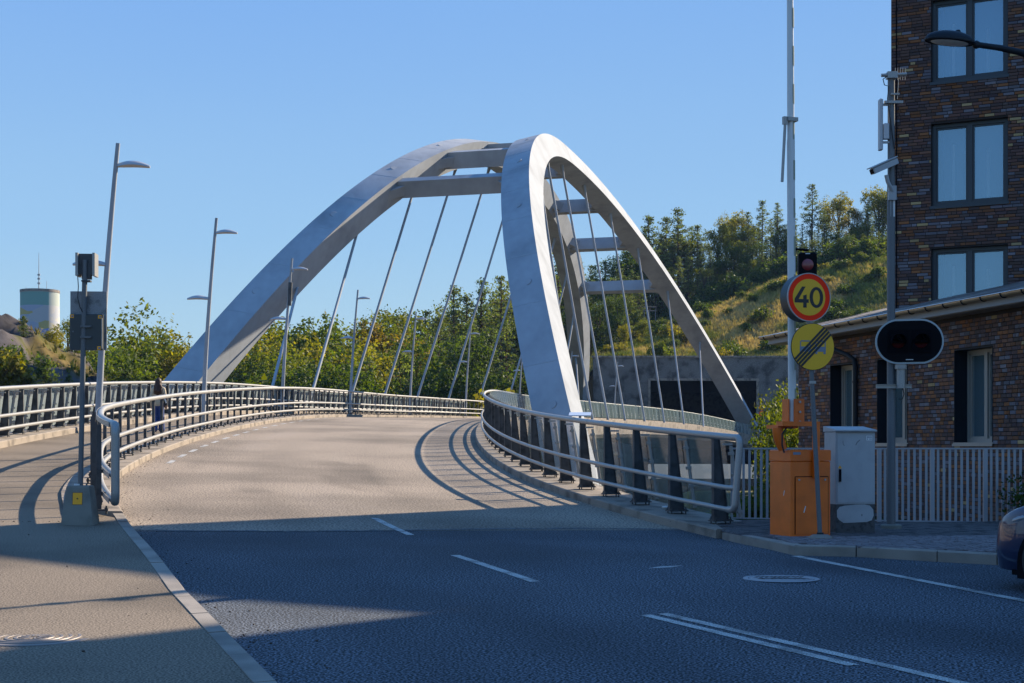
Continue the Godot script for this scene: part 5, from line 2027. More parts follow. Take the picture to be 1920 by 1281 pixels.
# digits drawn as thick strokes
func stroke_ring(b: MB, c: Vector2, rx: float, ry: float, w: float, z0: float, z1: float) -> void:
	var n := 40
	for i in n:
		var a := TAU * i / n
		var e := TAU * (i + 1) / n
		var poly := PackedVector2Array([c + Vector2(cos(a) * (rx - w), sin(a) * (ry - w * 0.8)), c + Vector2(cos(a) * rx, sin(a) * ry), c + Vector2(cos(e) * rx, sin(e) * ry), c + Vector2(cos(e) * (rx - w), sin(e) * (ry - w * 0.8))])
		b.face([Vector3(poly[0].x, poly[0].y, z1), Vector3(poly[1].x, poly[1].y, z1), Vector3(poly[2].x, poly[2].y, z1), Vector3(poly[3].x, poly[3].y, z1)])
		b.face([Vector3(poly[1].x, poly[1].y, z0), Vector3(poly[2].x, poly[2].y, z0), Vector3(poly[2].x, poly[2].y, z1), Vector3(poly[1].x, poly[1].y, z1)])

func car_mark(b: MB, c: Vector2, s: float, z: float) -> void:
	# front view of a car: body, roof, screen, wheels
	for q in [[0, -0.2, 1.0, 0.42], [-0.38, -0.5, 0.2, 0.22], [0.38, -0.5, 0.2, 0.22], [-0.44, 0.22, 0.09, 0.46], [0.44, 0.22, 0.09, 0.46], [0, 0.48, 0.8, 0.1]]:
		b.box(Vector3(c.x + q[0] * s, c.y + q[1] * s, z), Vector3(q[2] * s, q[3] * s, 0.003))

func build_sign_post() -> void:
	var o := Vector3(3.942, near_h(3.942, 18.188) + 0.115, -18.188)
	var t := thing("sign_post", "leaning grey post with a red-rimmed 40 sign above a yellow striped sign", "road sign", o)
	var b := MB.new()
	b.tube([Vector3(0, 0, 0), Vector3(-0.12, 2.3, 0.0), Vector3(-0.165, 3.2, 0.0)], 0.03, 14)
	part("pole", b.mesh(M.galv_dark), t)
	b = MB.new()
	b.cyl(Vector3(0, 0.02, 0), Vector3(0, 0.08, 0), 0.05, 0.045, 14)
	part("collar", b.mesh(M.rubber), t)
	b = MB.new()
	b.lathe([Vector2(0.17, -0.05), Vector2(0.165, 0.02), Vector2(0.1, 0.055), Vector2(0.03, 0.06)], 8)
	part("foot", b.mesh(M.granite), t)
	# speed sign: a deep drum facing a little to the right
	var s := Node3D.new()
	s.name = "speed_sign"
	t.add_child(s, true)
	s.position = Vector3(-0.155, 3.62 - o.y, 0.06)
	s.rotation.y = deg_to_rad(18.0)
	var R := 0.305
	b = MB.new()
	disc(b, R, -0.2, -0.012)
	part("drum", b.mesh(mat(L(0.03, 0.045, 0.05), 0.45, 0.2)), s)
	b = MB.new()
	b.lathe([Vector2(R + 0.006, -0.015), Vector2(R + 0.006, 0.006), Vector2(R - 0.006, 0.006), Vector2(R - 0.006, -0.015)], 48, Transform3D(Basis(Vector3.RIGHT, PI / 2), Vector3.ZERO))
	part("rim", b.mesh(M.galv), s)
	b = MB.new()
	disc(b, R - 0.005, -0.012, 0.0)
	part("red_face", b.mesh(M.sign_red), s)
	b = MB.new()
	disc(b, R * 0.765, 0.0005, 0.002)
	part("yellow_face", b.mesh(M.sign_yellow), s)
	b = MB.new()
	stroke_ring(b, Vector2(0.104, 0.0), 0.098, 0.134, 0.048, 0.002, 0.004)
	b.prism(PackedVector2Array([Vector2(-0.052, 0.134), Vector2(-0.102, 0.134), Vector2(-0.208, -0.024), Vector2(-0.208, -0.072), Vector2(-0.078, -0.072), Vector2(-0.078, -0.026), Vector2(-0.15, -0.026)]), 0.002, 0.004)
	b.prism(PackedVector2Array([Vector2(-0.085, 0.02), Vector2(-0.085, -0.134), Vector2(-0.036, -0.134), Vector2(-0.036, 0.035)]), 0.002, 0.0042)
	b.box(Vector3(-0.021, -0.049, 0.0031), Vector3(0.03, 0.046, 0.002))
	part("numerals", b.mesh(M.sign_black), s)
	# end of no overtaking
	s = Node3D.new()
	s.name = "end_of_overtaking_ban_sign"
	t.add_child(s, true)
	s.position = Vector3(-0.105, 2.99 - o.y, 0.05)
	s.rotation.y = deg_to_rad(14.0)
	R = 0.3
	b = MB.new()
	disc(b, R, -0.014, -0.002)
	part("plate", b.mesh(M.dark_paint), s)
	b = MB.new()
	disc(b, R - 0.006, -0.002, 0.001)
	part("yellow_face", b.mesh(M.sign_yellow), s)
	b = MB.new()
	car_mark(b, Vector2(-0.105, 0.0), 0.15, 0.0025)
	car_mark(b, Vector2(0.105, 0.0), 0.15, 0.0025)
	part("car_symbols", b.mesh(M.sign_grey), s)
	b = MB.new()
	for k in [-1.5, -0.5, 0.5, 1.5]:
		var off: float = k * 0.041
		var hl := sqrt(0.293 * 0.293 - off * off)
		b.box(Vector3(-off * 0.707, off * 0.707, 0.005), Vector3(hl * 2, 0.029, 0.002), Basis(Vector3.BACK, PI / 4))
	part("diagonal_stripes", b.mesh(M.sign_black), s)
	b = MB.new()
	for y in [2.0, 2.35, 2.75, 3.05]:
		b.box(Vector3(-0.05 * y, y, 0.02), Vector3(0.08, 0.035, 0.03))
	part("clamp", b.mesh(M.galv), t)

func build_cabinet() -> void:
	var o := Vector3(4.373, near_h(4.373, 19.215) + 0.115, -19.215)
	var t := thing("control_cabinet", "light grey metal control cabinet on a dark plinth beside the orange barrier", "cabinet", o, deg_to_rad(8.0))
	var w := 0.555
	var dp := 0.42
	var b := MB.new()
	b.box(Vector3(w / 2, 0.20, -dp / 2), Vector3(w, 0.42, dp))
	part("plinth", b.mesh(grained(M.fleck, 0.6, M.stain, 0.7, 0.7, 0.0, 0.4, L(0.10, 0.10, 0.10))), t)
	# worn paint left on the plinth
	b = MB.new()
	var poly := PackedVector2Array()
	var rng := RandomNumberGenerator.new()
	rng.seed = 3
	for q in [Vector2(0.02, 0.24), Vector2(0.05, 0.20), Vector2(0.11, 0.165), Vector2(0.44, 0.165), Vector2(0.5, 0.2), Vector2(0.535, 0.26), Vector2(0.535, 0.34), Vector2(0.48, 0.395), Vector2(0.40, 0.405), Vector2(0.30, 0.40), Vector2(0.12, 0.405), Vector2(0.05, 0.38), Vector2(0.02, 0.32)]:
		poly.append(q + Vector2(rng.randfn(), rng.randfn()) * 0.005)
	b.prism(poly, 0.0, 0.003)
	part("paint_patch", b.mesh(M.cabinet), t)
	b = MB.new()
	b.cbox(Vector3(w / 2, 0.90, -dp / 2), Vector3(w + 0.006, 0.98, dp + 0.006), 0.008)
	part("body", b.mesh(M.cabinet), t)
	b = MB.new()
	b.prism(PackedVector2Array([Vector2(-0.05, 0.0), Vector2(dp + 0.02, 0.0), Vector2(dp + 0.02, 0.075), Vector2(-0.05, 0.02)]), -w - 0.012, 0.012, Transform3D(Basis(Vector3(0, 0, -1), Vector3(0, 1, 0), Vector3(-1, 0, 0)).orthonormalized(), Vector3(0, 1.395, 0)))
	part("rain_roof", b.mesh(M.cabinet), t)
	b = MB.new()
	b.box(Vector3(w / 2 + 0.005, 0.895, 0.006), Vector3(w - 0.03, 0.93, 0.012))
	var door := part("door", b.mesh(M.cabinet), t)
	b = MB.new()
	b.box(Vector3(0.055, 0.80, 0.022), Vector3(0.03, 0.17, 0.022))
	part("handle", b.mesh(M.black), door)
	b = MB.new()
	b.prism(PackedVector2Array([Vector2(0.03, 0.895), Vector2(0.082, 0.895), Vector2(0.056, 0.94)]), 0.0125, 0.0145)
	part("warning_triangle", b.mesh(M.label_yellow), door)
	b = MB.new()
	b.prism(PackedVector2Array([Vector2(0.058, 0.927), Vector2(0.049, 0.913), Vector2(0.055, 0.913), Vector2(0.052, 0.899), Vector2(0.063, 0.916), Vector2(0.057, 0.916)]), 0.0146, 0.0155)
	part("bolt_mark", b.mesh(M.sign_black), door)
	b = MB.new()
	b.box(Vector3(0.47, 1.305, 0.0135), Vector3(0.085, 0.065, 0.003))
	part("number_plate", b.mesh(M.label_white), door)
	b = MB.new()
	for k in 4:
		b.box(Vector3(0.443 + 0.018 * k, 1.318, 0.0158), Vector3(0.011, 0.018, 0.001))
		if k != 1:
			b.box(Vector3(0.443 + 0.018 * k, 1.291, 0.0158), Vector3(0.010, 0.016, 0.001))
	part("plate_print", b.mesh(M.sign_grey), door)
	b = MB.new()
	b.tube([Vector3(0.12, 1.2, 0.013), Vector3(0.1, 1.23, 0.013), Vector3(0.1, 1.27, 0.013)], 0.003, 4)
	b.tube([Vector3(0.28, 1.21, 0.013), Vector3(0.3, 1.25, 0.013), Vector3(0.34, 1.28, 0.013)], 0.004, 4)
	b.box(Vector3(0.37, 0.262, 0.004), Vector3(0.012, 0.03, 0.002))
	part("scratch", b.mesh(M.galv_dark), t)

func build_mast() -> void:
	var o := Vector3(5.349, near_h(5.349, 20.063) + 0.115, -20.063)
	var t := thing("signal_mast", "tall grey mast with a black oval signal board, a surveillance camera and antennas", "traffic signal", o)
	var b := MB.new()
	b.tube([Vector3(0, 0, 0), Vector3(0, 5.0, 0), Vector3(0, 5.02, 0), Vector3(0, 6.47, 0)], [0.06, 0.056, 0.05, 0.048], 16)
	part("pole", b.mesh(M.galv_dark), t)
	b = MB.new()
	b.lathe([Vector2(0.15, -0.08), Vector2(0.15, 0.1), Vector2(0.14, 0.115), Vector2(0.05, 0.12)], 8)
	part("foot", b.mesh(M.block), t)
	b = MB.new()
	b.box(Vector3(0.01, 4.66, 0.05), Vector3(0.06, 0.42, 0.006))
	part("label_strip", b.mesh(M.label_white), t)
	# oval board with two dark red lamps
	var s := Node3D.new()
	s.name = "signal_board"
	t.add_child(s, true)
	s.position = Vector3(0.215, 3.19 - o.y, 0.16)
	s.rotation.y = deg_to_rad(-10.0)
	var oval := func(hw: float, r: float) -> PackedVector2Array:
		var p := PackedVector2Array()
		for i in 40:
			var a := TAU * i / 40.0
			p.append(Vector2(cos(a) * r + (hw - r) * (1.0 if cos(a) >= 0 else -1.0), sin(a) * r))
		return p
	b = MB.new()
	b.prism(oval.call(0.465, 0.315), -0.05, 0.0)
	part("rim", b.mesh(mat(L(0.36, 0.40, 0.40), 0.45)), s)
	b = MB.new()
	b.prism(oval.call(0.44, 0.29), -0.02, 0.006)
	part("face", b.mesh(M.black), s)
	b = MB.new()
	for x in [-0.155, 0.155]:
		b.box(Vector3(x, 0.0, 0.012), Vector3(0.27, 0.32, 0.016))
	part("lamp_panel", b.mesh(mat(L(0.004, 0.004, 0.006), 0.6, 0.0, 0.15)), s)
	for x in [-0.155, 0.155]:
		var l := Node3D.new()
		l.name = "lamp"
		s.add_child(l, true)
		l.position = Vector3(x, 0, 0.02)
	for x in [-0.155, 0.155]:
		b = MB.new()
		b.ball(Vector3(x, 0, 0.022), Vector3(0.095, 0.095, 0.02), 24, 8)
		part("lamp_lens", b.mesh(M.dark_lens), s)
		b = MB.new()
		var rows := []
		for z in [0.02, 0.17]:
			var row := []
			for k in 15:
				var a := lerpf(-0.35, PI + 0.35, k / 14.0)
				var rr: float = 0.105 - (z - 0.02) * 0.06
				row.append(Vector3(x + cos(a) * rr, sin(a) * rr, z))
			for k in 15:
				var a := lerpf(PI + 0.35, -0.35, k / 14.0)
				var rr: float = 0.1 - (z - 0.02) * 0.06
				row.append(Vector3(x + cos(a) * rr, sin(a) * rr, z))
			rows.append(row)
		b.loft(rows, true)
		part("visor", b.mesh(M.black), s)
	for k in s.get_children():
		if k.name.begins_with("lamp") and k.get_class() == "Node3D":
			s.remove_child(k)
			k.free()
	b = MB.new()
	b.box(Vector3(0.0, -0.255, 0.008), Vector3(0.1, 0.012, 0.004))
	part("maker_plate", b.mesh(M.label_white), s)
	# stub and channel that carry the board
	b = MB.new()
	b.cyl(Vector3(0.11, 2.03, 0.1), Vector3(0.11, 2.33, 0.1), 0.06, 0.062, 14)
	b.cyl(Vector3(0.11, 2.30, 0.1), Vector3(0.11, 2.36, 0.1), 0.085, 0.085, 14)
	part("stub", b.mesh(M.galv), t)
	b = MB.new()
	b.box(Vector3(0.02, 2.06, 0.06), Vector3(0.5, 0.055, 0.012))
	b.box(Vector3(0.02, 2.085, 0.075), Vector3(0.5, 0.006, 0.04))
	b.box(Vector3(0.02, 2.035, 0.075), Vector3(0.5, 0.006, 0.04))
	part("channel", b.mesh(M.galv), t)
	b = MB.new()
	b.tube([Vector3(0.13, 2.03, 0.12), Vector3(0.15, 1.95, 0.12), Vector3(0.13, 1.88, 0.1), Vector3(0.09, 1.88, 0.07)], 0.008, 6)
	part("cable", b.mesh(M.rubber), t)
	# surveillance camera
	s = Node3D.new()
	s.name = "surveillance_camera"
	t.add_child(s, true)
	s.position = Vector3(-0.13, 5.57 - o.y + 0.08, 0.12)
	s.rotation = Vector3(0.0, 0.35, 0.42)
	b = MB.new()
	b.cbox(Vector3(0, 0, 0), Vector3(0.44, 0.085, 0.11), 0.012)
	b.box(Vector3(-0.01, 0.055, 0), Vector3(0.46, 0.014, 0.13))
	part("housing", b.mesh(mat(L(0.36, 0.37, 0.38), 0.45)), s)
	b = MB.new()
	b.box(Vector3(-0.222, 0.0, 0), Vector3(0.006, 0.06, 0.085))
	part("window", b.mesh(M.black), s)
	b = MB.new()
	b.tube([Vector3(0.0, 4.80, 0.06), Vector3(-0.04, 4.86, 0.1), Vector3(-0.08, 4.93, 0.12), Vector3(-0.1, 5.02, 0.12)], 0.03, 8)
	b.box(Vector3(0.0, 4.78, 0.06), Vector3(0.11, 0.2, 0.05))
	part("camera_bracket", b.mesh(mat(L(0.33, 0.34, 0.35), 0.45)), t)
	# panel antenna and small devices at the top
	b = MB.new()
	b.cbox(Vector3(-0.155, 5.75, 0.02), Vector3(0.05, 0.72, 0.11), 0.012)
	b.box(Vector3(-0.08, 6.03, 0.02), Vector3(0.14, 0.03, 0.03))
	b.box(Vector3(-0.08, 5.5, 0.02), Vector3(0.14, 0.03, 0.03))
	part("panel_antenna", b.mesh(mat(L(0.40, 0.41, 0.42), 0.45)), t)
	b = MB.new()
	b.cbox(Vector3(-0.085, 5.65, 0.04), Vector3(0.08, 0.22, 0.09), 0.01)
	part("radio_box", b.mesh(M.lamp_grey), t)
	b = MB.new()
	b.box(Vector3(0.0, 6.44, 0.03), Vector3(0.14, 0.09, 0.12))
	b.cyl(Vector3(-0.15, 6.44, 0.04), Vector3(0.2, 6.45, 0.06), 0.025, 0.025, 8)
	b.box(Vector3(0.02, 6.06, 0.05), Vector3(0.26, 0.035, 0.05))
	b.box(Vector3(0.04, 6.17, 0.06), Vector3(0.12, 0.02, 0.04))
	for k in 5:
		b.cyl(Vector3(0.04 + 0.035 * k, 6.37, 0.06), Vector3(0.04 + 0.035 * k, 6.54, 0.07), 0.004, 0.004, 4)
	b.cyl(Vector3(0.07, 6.1, 0.06), Vector3(0.09, 6.4, 0.06), 0.005, 0.005, 4)
	part("top_antennas", b.mesh(M.galv), t)
	b = MB.new()
	b.tube([Vector3(-0.06, 6.43, 0.05), Vector3(-0.13, 6.38, 0.06), Vector3(-0.11, 6.3, 0.06), Vector3(-0.05, 6.28, 0.06), Vector3(-0.07, 6.1, 0.07), Vector3(-0.03, 5.8, 0.07), Vector3(0.03, 5.4, 0.06)], 0.007, 5)
	b.tube([Vector3(0.08, 5.2, 0.12), Vector3(0.14, 5.12, 0.1), Vector3(0.12, 4.98, 0.08), Vector3(0.04, 4.98, 0.06)], 0.006, 5)
	part("cables", b.mesh(M.rubber), t)

func build_fence() -> void:
	var t := thing("picket_fence", "low fence of grey steel pickets along the back of the right pavement", "fence")
	var d := 21.35
	var top := 1.702
	var pm := mat(L(0.30, 0.31, 0.33), 0.5, 0.25)
	var x := 3.30
	var i := 0
	var b := MB.new()
	b.box(Vector3(0, 0.5, 0), Vector3(0.036, 1.0, 0.014))
	var picket := b.mesh(pm)
	b = MB.new()
	b.box(Vector3(0, 0.55, 0), Vector3(0.06, 1.1, 0.05))
	var post := b.mesh(pm)
	while x < 9.4:
		var y := near_h(x, d) + 0.11
		var at_post := i in [7, 16, 25, 34, 43, 52, 61]
		if at_post:
			part("fence_post", post, t, Transform3D(Basis.IDENTITY.scaled(Vector3(1, (top - y) / 1.1, 1)), Vector3(x, y - 0.002, -d)))
		else:
			var h := top - 0.03 - (y + 0.085)
			part("picket", picket, t, Transform3D(Basis.IDENTITY.scaled(Vector3(1, h, 1)), Vector3(x, y + 0.09, -d)))
		x += 0.0885
		i += 1
	b = MB.new()
	b.box(Vector3((3.27 + x) / 2, top - 0.012, -d), Vector3(x - 3.27, 0.024, 0.045))
	part("top_rail", b.mesh(pm), t)
	b = MB.new()
	var rows := []
	for q in [3.27, x]:
		var y := near_h(q, d) + 0.185
		rows.append([Vector3(q, y, -d - 0.017), Vector3(q, y, -d + 0.017), Vector3(q, y + 0.018, -d + 0.017), Vector3(q, y + 0.018, -d - 0.017)])
	b.loft(rows, true)
	part("bottom_rail", b.mesh(pm), t)

func build_near_lamp() -> void:
	# head seen at the upper right, its post outside the picture
	var d := 17.4
	var at := Vector3((1781 - 960) / 2667.0 * d, 1.7 + (840 - 77) * d / 2667.0, -d)
	var foot := Vector3(7.35, near_h(7.35, 17.6) + 0.1, -17.6)
	var t := thing("street_lamp", "dark street lamp head on a curved arm reaching in from the upper right", "street lamp", foot)
	var o := at - foot
	var b := MB.new()
	b.ball(o, Vector3(0.305, 0.125, 0.15), 28, 8, 0.0, 1.0, Basis(Vector3.BACK, -0.10))
	b.ball(o, Vector3(0.305, 0.03, 0.15), 28, 4, -1.0, 0.0, Basis(Vector3.BACK, -0.10))
	b.ball(o + Vector3(0.10, 0.112, 0), Vector3(0.035, 0.03, 0.035), 10, 6)
	part("lamp_head", b.mesh(M.dark_paint), t)
	b = MB.new()
	b.lathe([Vector2(0.30, -0.02), Vector2(0.312, -0.012), Vector2(0.312, 0.006), Vector2(0.30, 0.012)], 28, Transform3D(Basis(Vector3.BACK, -0.10) * Basis.from_scale(Vector3(1, 1, 0.5)), o))
	part("seam_ring", b.mesh(M.dark_paint), t)
	b = MB.new()
	b.ball(o + Vector3(0, -0.012, 0), Vector3(0.24, 0.035, 0.12), 24, 4, -1.0, 0.0, Basis(Vector3.BACK, -0.10))
	part("lens", b.mesh(M.lamp_lens), t)
	b = MB.new()
	b.ball(o + Vector3(0.325, -0.045, 0), Vector3(0.05, 0.05, 0.05), 12, 8)
	b.cyl(o + Vector3(0.325, -0.045, -0.06), o + Vector3(0.325, -0.045, 0.06), 0.025, 0.025, 10)
	part("joint", b.mesh(M.dark_paint), t)
	b = MB.new()
	b.tube([o + Vector3(0.34, -0.045, 0), o + Vector3(0.62, -0.085, 0), o + Vector3(0.86, -0.13, -0.02), Vector3(-0.75, o.y - 0.26, o.z * 0.8), Vector3(-0.35, o.y - 0.6, o.z * 0.4), Vector3(-0.08, o.y - 1.3, 0.0), Vector3(0, o.y - 2.2, 0), Vector3(0, 0, 0)], [0.035, 0.037, 0.04, 0.043, 0.046, 0.05, 0.055, 0.07], 12)
	part("post", b.mesh(M.dark_paint), t)

func build_left_post() -> void:
	var o := pt(1.25, 8.60, 0.1)
	var t := thing("signal_post", "grey post on a concrete block carrying sign backs and a dark cabinet", "sign post", o, deg_to_rad(4.0))
	var b := MB.new()
	var w0 := 0.2
	var w1 := 0.145
	var h := 0.5
	var rows := []
	for q in [[-0.04, w0], [0.04, w0 * 0.985], [h - 0.02, w1], [h, w1 - 0.015]]:
		var w: float = q[1]
		rows.append([Vector3(w, q[0], -w), Vector3(w, q[0], w), Vector3(-w, q[0], w), Vector3(-w, q[0], -w)])
	b.loft(rows, true)
	var block := part("concrete_block", b.mesh(M.block), t)
	b = MB.new()
	b.box(Vector3(0.0, 0.335, 0.163), Vector3(0.118, 0.15, 0.006), Basis(Vector3.RIGHT, -0.118))
	part("yellow_plate", b.mesh(M.label_yellow), block)
	b = MB.new()
	b.box(Vector3(0.0, 0.335, 0.1605), Vector3(0.128, 0.16, 0.004), Basis(Vector3.RIGHT, -0.118))
	b.cyl(Vector3(0.0, 0.335, 0.162), Vector3(0.0, 0.335, 0.17), 0.01, 0.01, 8)
	part("plate_edge", b.mesh(M.sign_black), block)
	b = MB.new()
	b.tube([Vector3(0.0, 0.45, 0), Vector3(0.03, 2.0, 0), Vector3(0.06, 3.42, 0)], 0.034, 14)
	part("pole", b.mesh(M.galv_dark), t)
	b = MB.new()
	b.box(Vector3(-0.03, 0.512, 0.07), Vector3(0.07, 0.02, 0.05), Basis(Vector3.UP, 0.2))
	part("crumpled_wrapper", b.mesh(M.label_white), t)
	# cabinet back and the big sign behind it
	var k := 18.85 / 2667.0
	var px := func(x: float, y: float, z: float) -> Vector3: return Vector3((x - 153.0) * k, 1.7 + (840.0 - y) * k - o.y, z)
	var c: Vector3 = px.call(164, 628, -0.02)
	b = MB.new()
	b.cbox(c, Vector3(60 * k, 66 * k, 0.07), 0.008)
	var box := part("dark_cabinet", b.mesh(mat(L(0.028, 0.036, 0.04), 0.4)), t)
	b = MB.new()
	for q in [[138.5, 599], [188.5, 600], [187, 657]]:
		b.box(px.call(q[0], q[1], 0.018), Vector3(6.5 * k, 6.5 * k, 0.004))
	part("yellow_sticker", b.mesh(M.label_yellow), box)
	b = MB.new()
	for q in [[138.5, 599], [188.5, 600], [187, 657]]:
		b.box(px.call(q[0] + 0.6, q[1], 0.0205), Vector3(3.2 * k, 2.6 * k, 0.002))
	part("sticker_print", b.mesh(M.label_blue), box)
	b = MB.new()
	b.cyl(px.call(140, 627, 0.015), px.call(140, 627, 0.022), 0.012, 0.012, 10)
	for y in [618, 637.5]:
		b.box(px.call(164, y, 0.03), Vector3(20 * k, 3.6 * k, 0.03))
		b.cyl(px.call(157, y, 0.04), px.call(157, y, 0.055), 0.013, 0.013, 6)
		b.cyl(px.call(171, y, 0.04), px.call(171, y, 0.055), 0.013, 0.013, 6)
	part("mounting_clip", b.mesh(M.galv_dark), box)
	b = MB.new()
	b.box(px.call(192.5, 630, 0.0), Vector3(1.4 * k, 56 * k, 0.06))
	part("edge_strip", b.mesh(M.galv), box)
	b = MB.new()
	b.cbox(px.call(165.5, 606, -0.075), Vector3(66 * k, 108 * k, 0.02), 0.004)
	part("sign_back", b.mesh(grained(M.fleck, 0.8, M.stain, 1.2, 0.5, 0.0, 0.5, L(0.30, 0.31, 0.32))), t)
	# signal box on top
	b = MB.new()
	b.box(px.call(163, 503, -0.08), Vector3(26 * k, 38 * k, 0.16))
	b.box(px.call(163, 526, -0.05), Vector3(16 * k, 8 * k, 0.1))
	b.box(px.call(164, 534.5, 0.0), Vector3(16 * k, 3 * k, 0.1))
	var sb := part("signal_box", b.mesh(M.post_dark), t)
	b = MB.new()
	for x in [147.5, 178]:
		b.box(px.call(x, 504, -0.06), Vector3(4.5 * k, 42 * k, 0.22))
	part("side_flange", b.mesh(M.galv), sb)
	b = MB.new()
	b.tube([px.call(148, 523, 0.0), px.call(150, 545, 0.02), px.call(149, 565, 0.03), px.call(153, 582, 0.03), px.call(158, 592, 0.03)], 0.006, 5)
	part("cable", b.mesh(M.rubber), t)

func build_car() -> void:
	var hd := Vector3(-0.616, 0, -0.788).normalized()     # the way it points
	var right := hd.cross(Vector3.UP)
	# car frame: x forward, y up, z to its right
	var wheel_at := Vector3(5.08, near_h(5.08, 13.2), -13.2)
	var bas := Basis(hd, Vector3.UP, right)
	# front left wheel stands at (1.32, 0, -0.78)
	var o := wheel_at - bas * Vector3(1.32, 0, -0.80)
	var t := thing("car", "dark blue car with multi-spoke alloy wheels entering at the right edge", "car", o)
	t.transform = Transform3D(bas, o)
	var paint := mat(L(0.008, 0.016, 0.055), 0.3, 0.2, 0.4)
	paint.clearcoat_enabled = true
	paint.clearcoat = 1.0
	paint.clearcoat_roughness = 0.03
	# stations from tail to nose: x, half width, belt, roof, sill
	var st := [[-2.2, 0.62, 0.75, 0.80, 0.40], [-2.1, 0.76, 0.90, 0.98, 0.28], [-1.8, 0.85, 0.95, 1.20, 0.22], [-1.3, 0.89, 0.95, 1.42, 0.18], [-0.6, 0.90, 0.94, 1.48, 0.17], [0.1, 0.90, 0.93, 1.45, 0.17], [0.6, 0.90, 0.92, 1.22, 0.17], [1.0, 0.90, 0.91, 0.99, 0.18], [1.35, 0.89, 0.87, 0.93, 0.18], [1.7, 0.85, 0.80, 0.85, 0.2], [1.95, 0.76, 0.70, 0.745, 0.2], [2.1, 0.62, 0.58, 0.62, 0.22], [2.17, 0.45, 0.46, 0.48, 0.26]]
	var rows := []
	for s in st:
		var hw: float = s[1]
		var row := []
		var cab: bool = s[3] - s[2] > 0.12
		var tw := hw * (0.68 if cab else 0.86)
		for q in [Vector2(-hw * 0.93, s[4]), Vector2(-hw, s[4] + 0.15), Vector2(-hw * 1.0, s[2] - 0.2), Vector2(-hw * 0.96, s[2]), Vector2(-tw, s[3] - 0.03), Vector2(-tw * 0.8, s[3]), Vector2(0, s[3] + 0.015), Vector2(tw * 0.8, s[3]), Vector2(tw, s[3] - 0.03), Vector2(hw * 0.96, s[2]), Vector2(hw, s[2] - 0.2), Vector2(hw, s[4] + 0.15), Vector2(hw * 0.93, s[4])]:
			row.append(Vector3(s[0], q.y, q.x))
		rows.append(row)
	# refine between stations
	var fine := []
	for k in rows.size() - 1:
		for j in 5:
			var f := j / 5.0
			var row := []
			for i in 13:
				var p0: Vector3 = rows[maxi(k - 1, 0)][i]
				var p3: Vector3 = rows[mini(k + 2, rows.size() - 1)][i]
				row.append(rows[k][i].cubic_interpolate(rows[k + 1][i], p0, p3, f))
			fine.append(row)
	fine.append(rows[-1])
	var smooth := []
	for r in fine:
		var row := []
		for i in 12:
			for j in 3:
				row.append(r[i].cubic_interpolate(r[i + 1], r[maxi(i - 1, 0)], r[mini(i + 2, 12)], j / 3.0))
		row.append(r[12])
		smooth.append(row)
	# skin, leaving the wheel openings out
	var b := MB.new()
	var glassb := MB.new()
	for j in smooth.size() - 1:
		for i in smooth[j].size() - 1:
			var q := [smooth[j][i], smooth[j][i + 1], smooth[j + 1][i + 1], smooth[j + 1][i]]
			var m: Vector3 = (q[0] + q[1] + q[2] + q[3]) / 4.0
			var skip := false
			for wx in [1.32, -1.32]:
				if Vector2(m.x - wx, m.y - 0.31).length() < 0.375 and absf(m.z) > 0.5:
					skip = true
			if not skip:
				b.face(q)
	part("body", smooth_skin(smooth, paint), t)
	# dark wheel housings cut across the skin
	for wx in [1.32, -1.32]:
		for sz in [-1.0, 1.0]:
			b = MB.new()
			var poly := PackedVector2Array()
			for k in 17:
				var a := PI * k / 16.0 - 0.0
				poly.append(Vector2(wx + cos(a) * 0.37, 0.30 + sin(a) * 0.37))
			poly.append(Vector2(wx - 0.37, 0.14))
			poly.append(Vector2(wx + 0.37, 0.14))
			b.prism(poly, 0.66 if sz > 0 else -0.905, 0.905 if sz > 0 else -0.66)
			part("wheel_arch", b.mesh(M.black), t)
			wheel(t, Vector3(wx, 0.315, sz * 0.83), sz)
	# glass band
	for sz in [-1.0, 1.0]:
		b = MB.new()
		b.face([Vector3(-1.5, 0.99, sz * 0.865), Vector3(0.75, 0.97, sz * 0.875), Vector3(0.15, 1.38, sz * 0.655), Vector3(-1.1, 1.38, sz * 0.66)])
		part("side_window", b.mesh(M.black), t)
	b = MB.new()
	b.face([Vector3(0.98, 1.03, -0.68), Vector3(0.98, 1.03, 0.68), Vector3(0.22, 1.44, 0.56), Vector3(0.22, 1.44, -0.56)])
	part("windscreen", b.mesh(M.black), t)
	# headlights, fog lights, grille
	var chrome := mat(L(0.6, 0.6, 0.62), 0.15, 0.9)
	for sz in [-1.0, 1.0]:
		b = MB.new()
		b.ball(Vector3(1.80, 0.665, sz * 0.765), Vector3(0.2, 0.055, 0.045), 14, 8, -1, 1, Basis(Vector3.UP, sz * 0.42) * Basis(Vector3.BACK, -0.3))
		part("headlight", b.mesh(mat(L(0.22, 0.24, 0.27), 0.08, 0.5)), t)
		b = MB.new()
		b.box(Vector3(1.99, 0.36, sz * 0.66), Vector3(0.10, 0.16, 0.02), Basis(Vector3.UP, sz * 0.9))
		b.box(Vector3(1.96, 0.245, sz * 0.66), Vector3(0.16, 0.06, 0.03), Basis(Vector3.UP, sz * 0.9))
		part("fog_light", b.mesh(chrome), t)
	b = MB.new()
	b.box(Vector3(2.12, 0.42, 0), Vector3(0.06, 0.2, 0.8))
	part("grille", b.mesh(M.black), t)
	b = MB.new()
	b.box(Vector3(-0.02, 0.185, 0), Vector3(3.7, 0.05, 1.55))
	part("underside", b.mesh(M.black), t)

func smooth_skin(rows: Array, m: Material) -> ArrayMesh:
	var b := MB.new()
	b.grid(rows)
	var e: Array = rows[-1].duplicate()
	b.face(e)
	b.face(rows[0])
	return b.mesh(m)

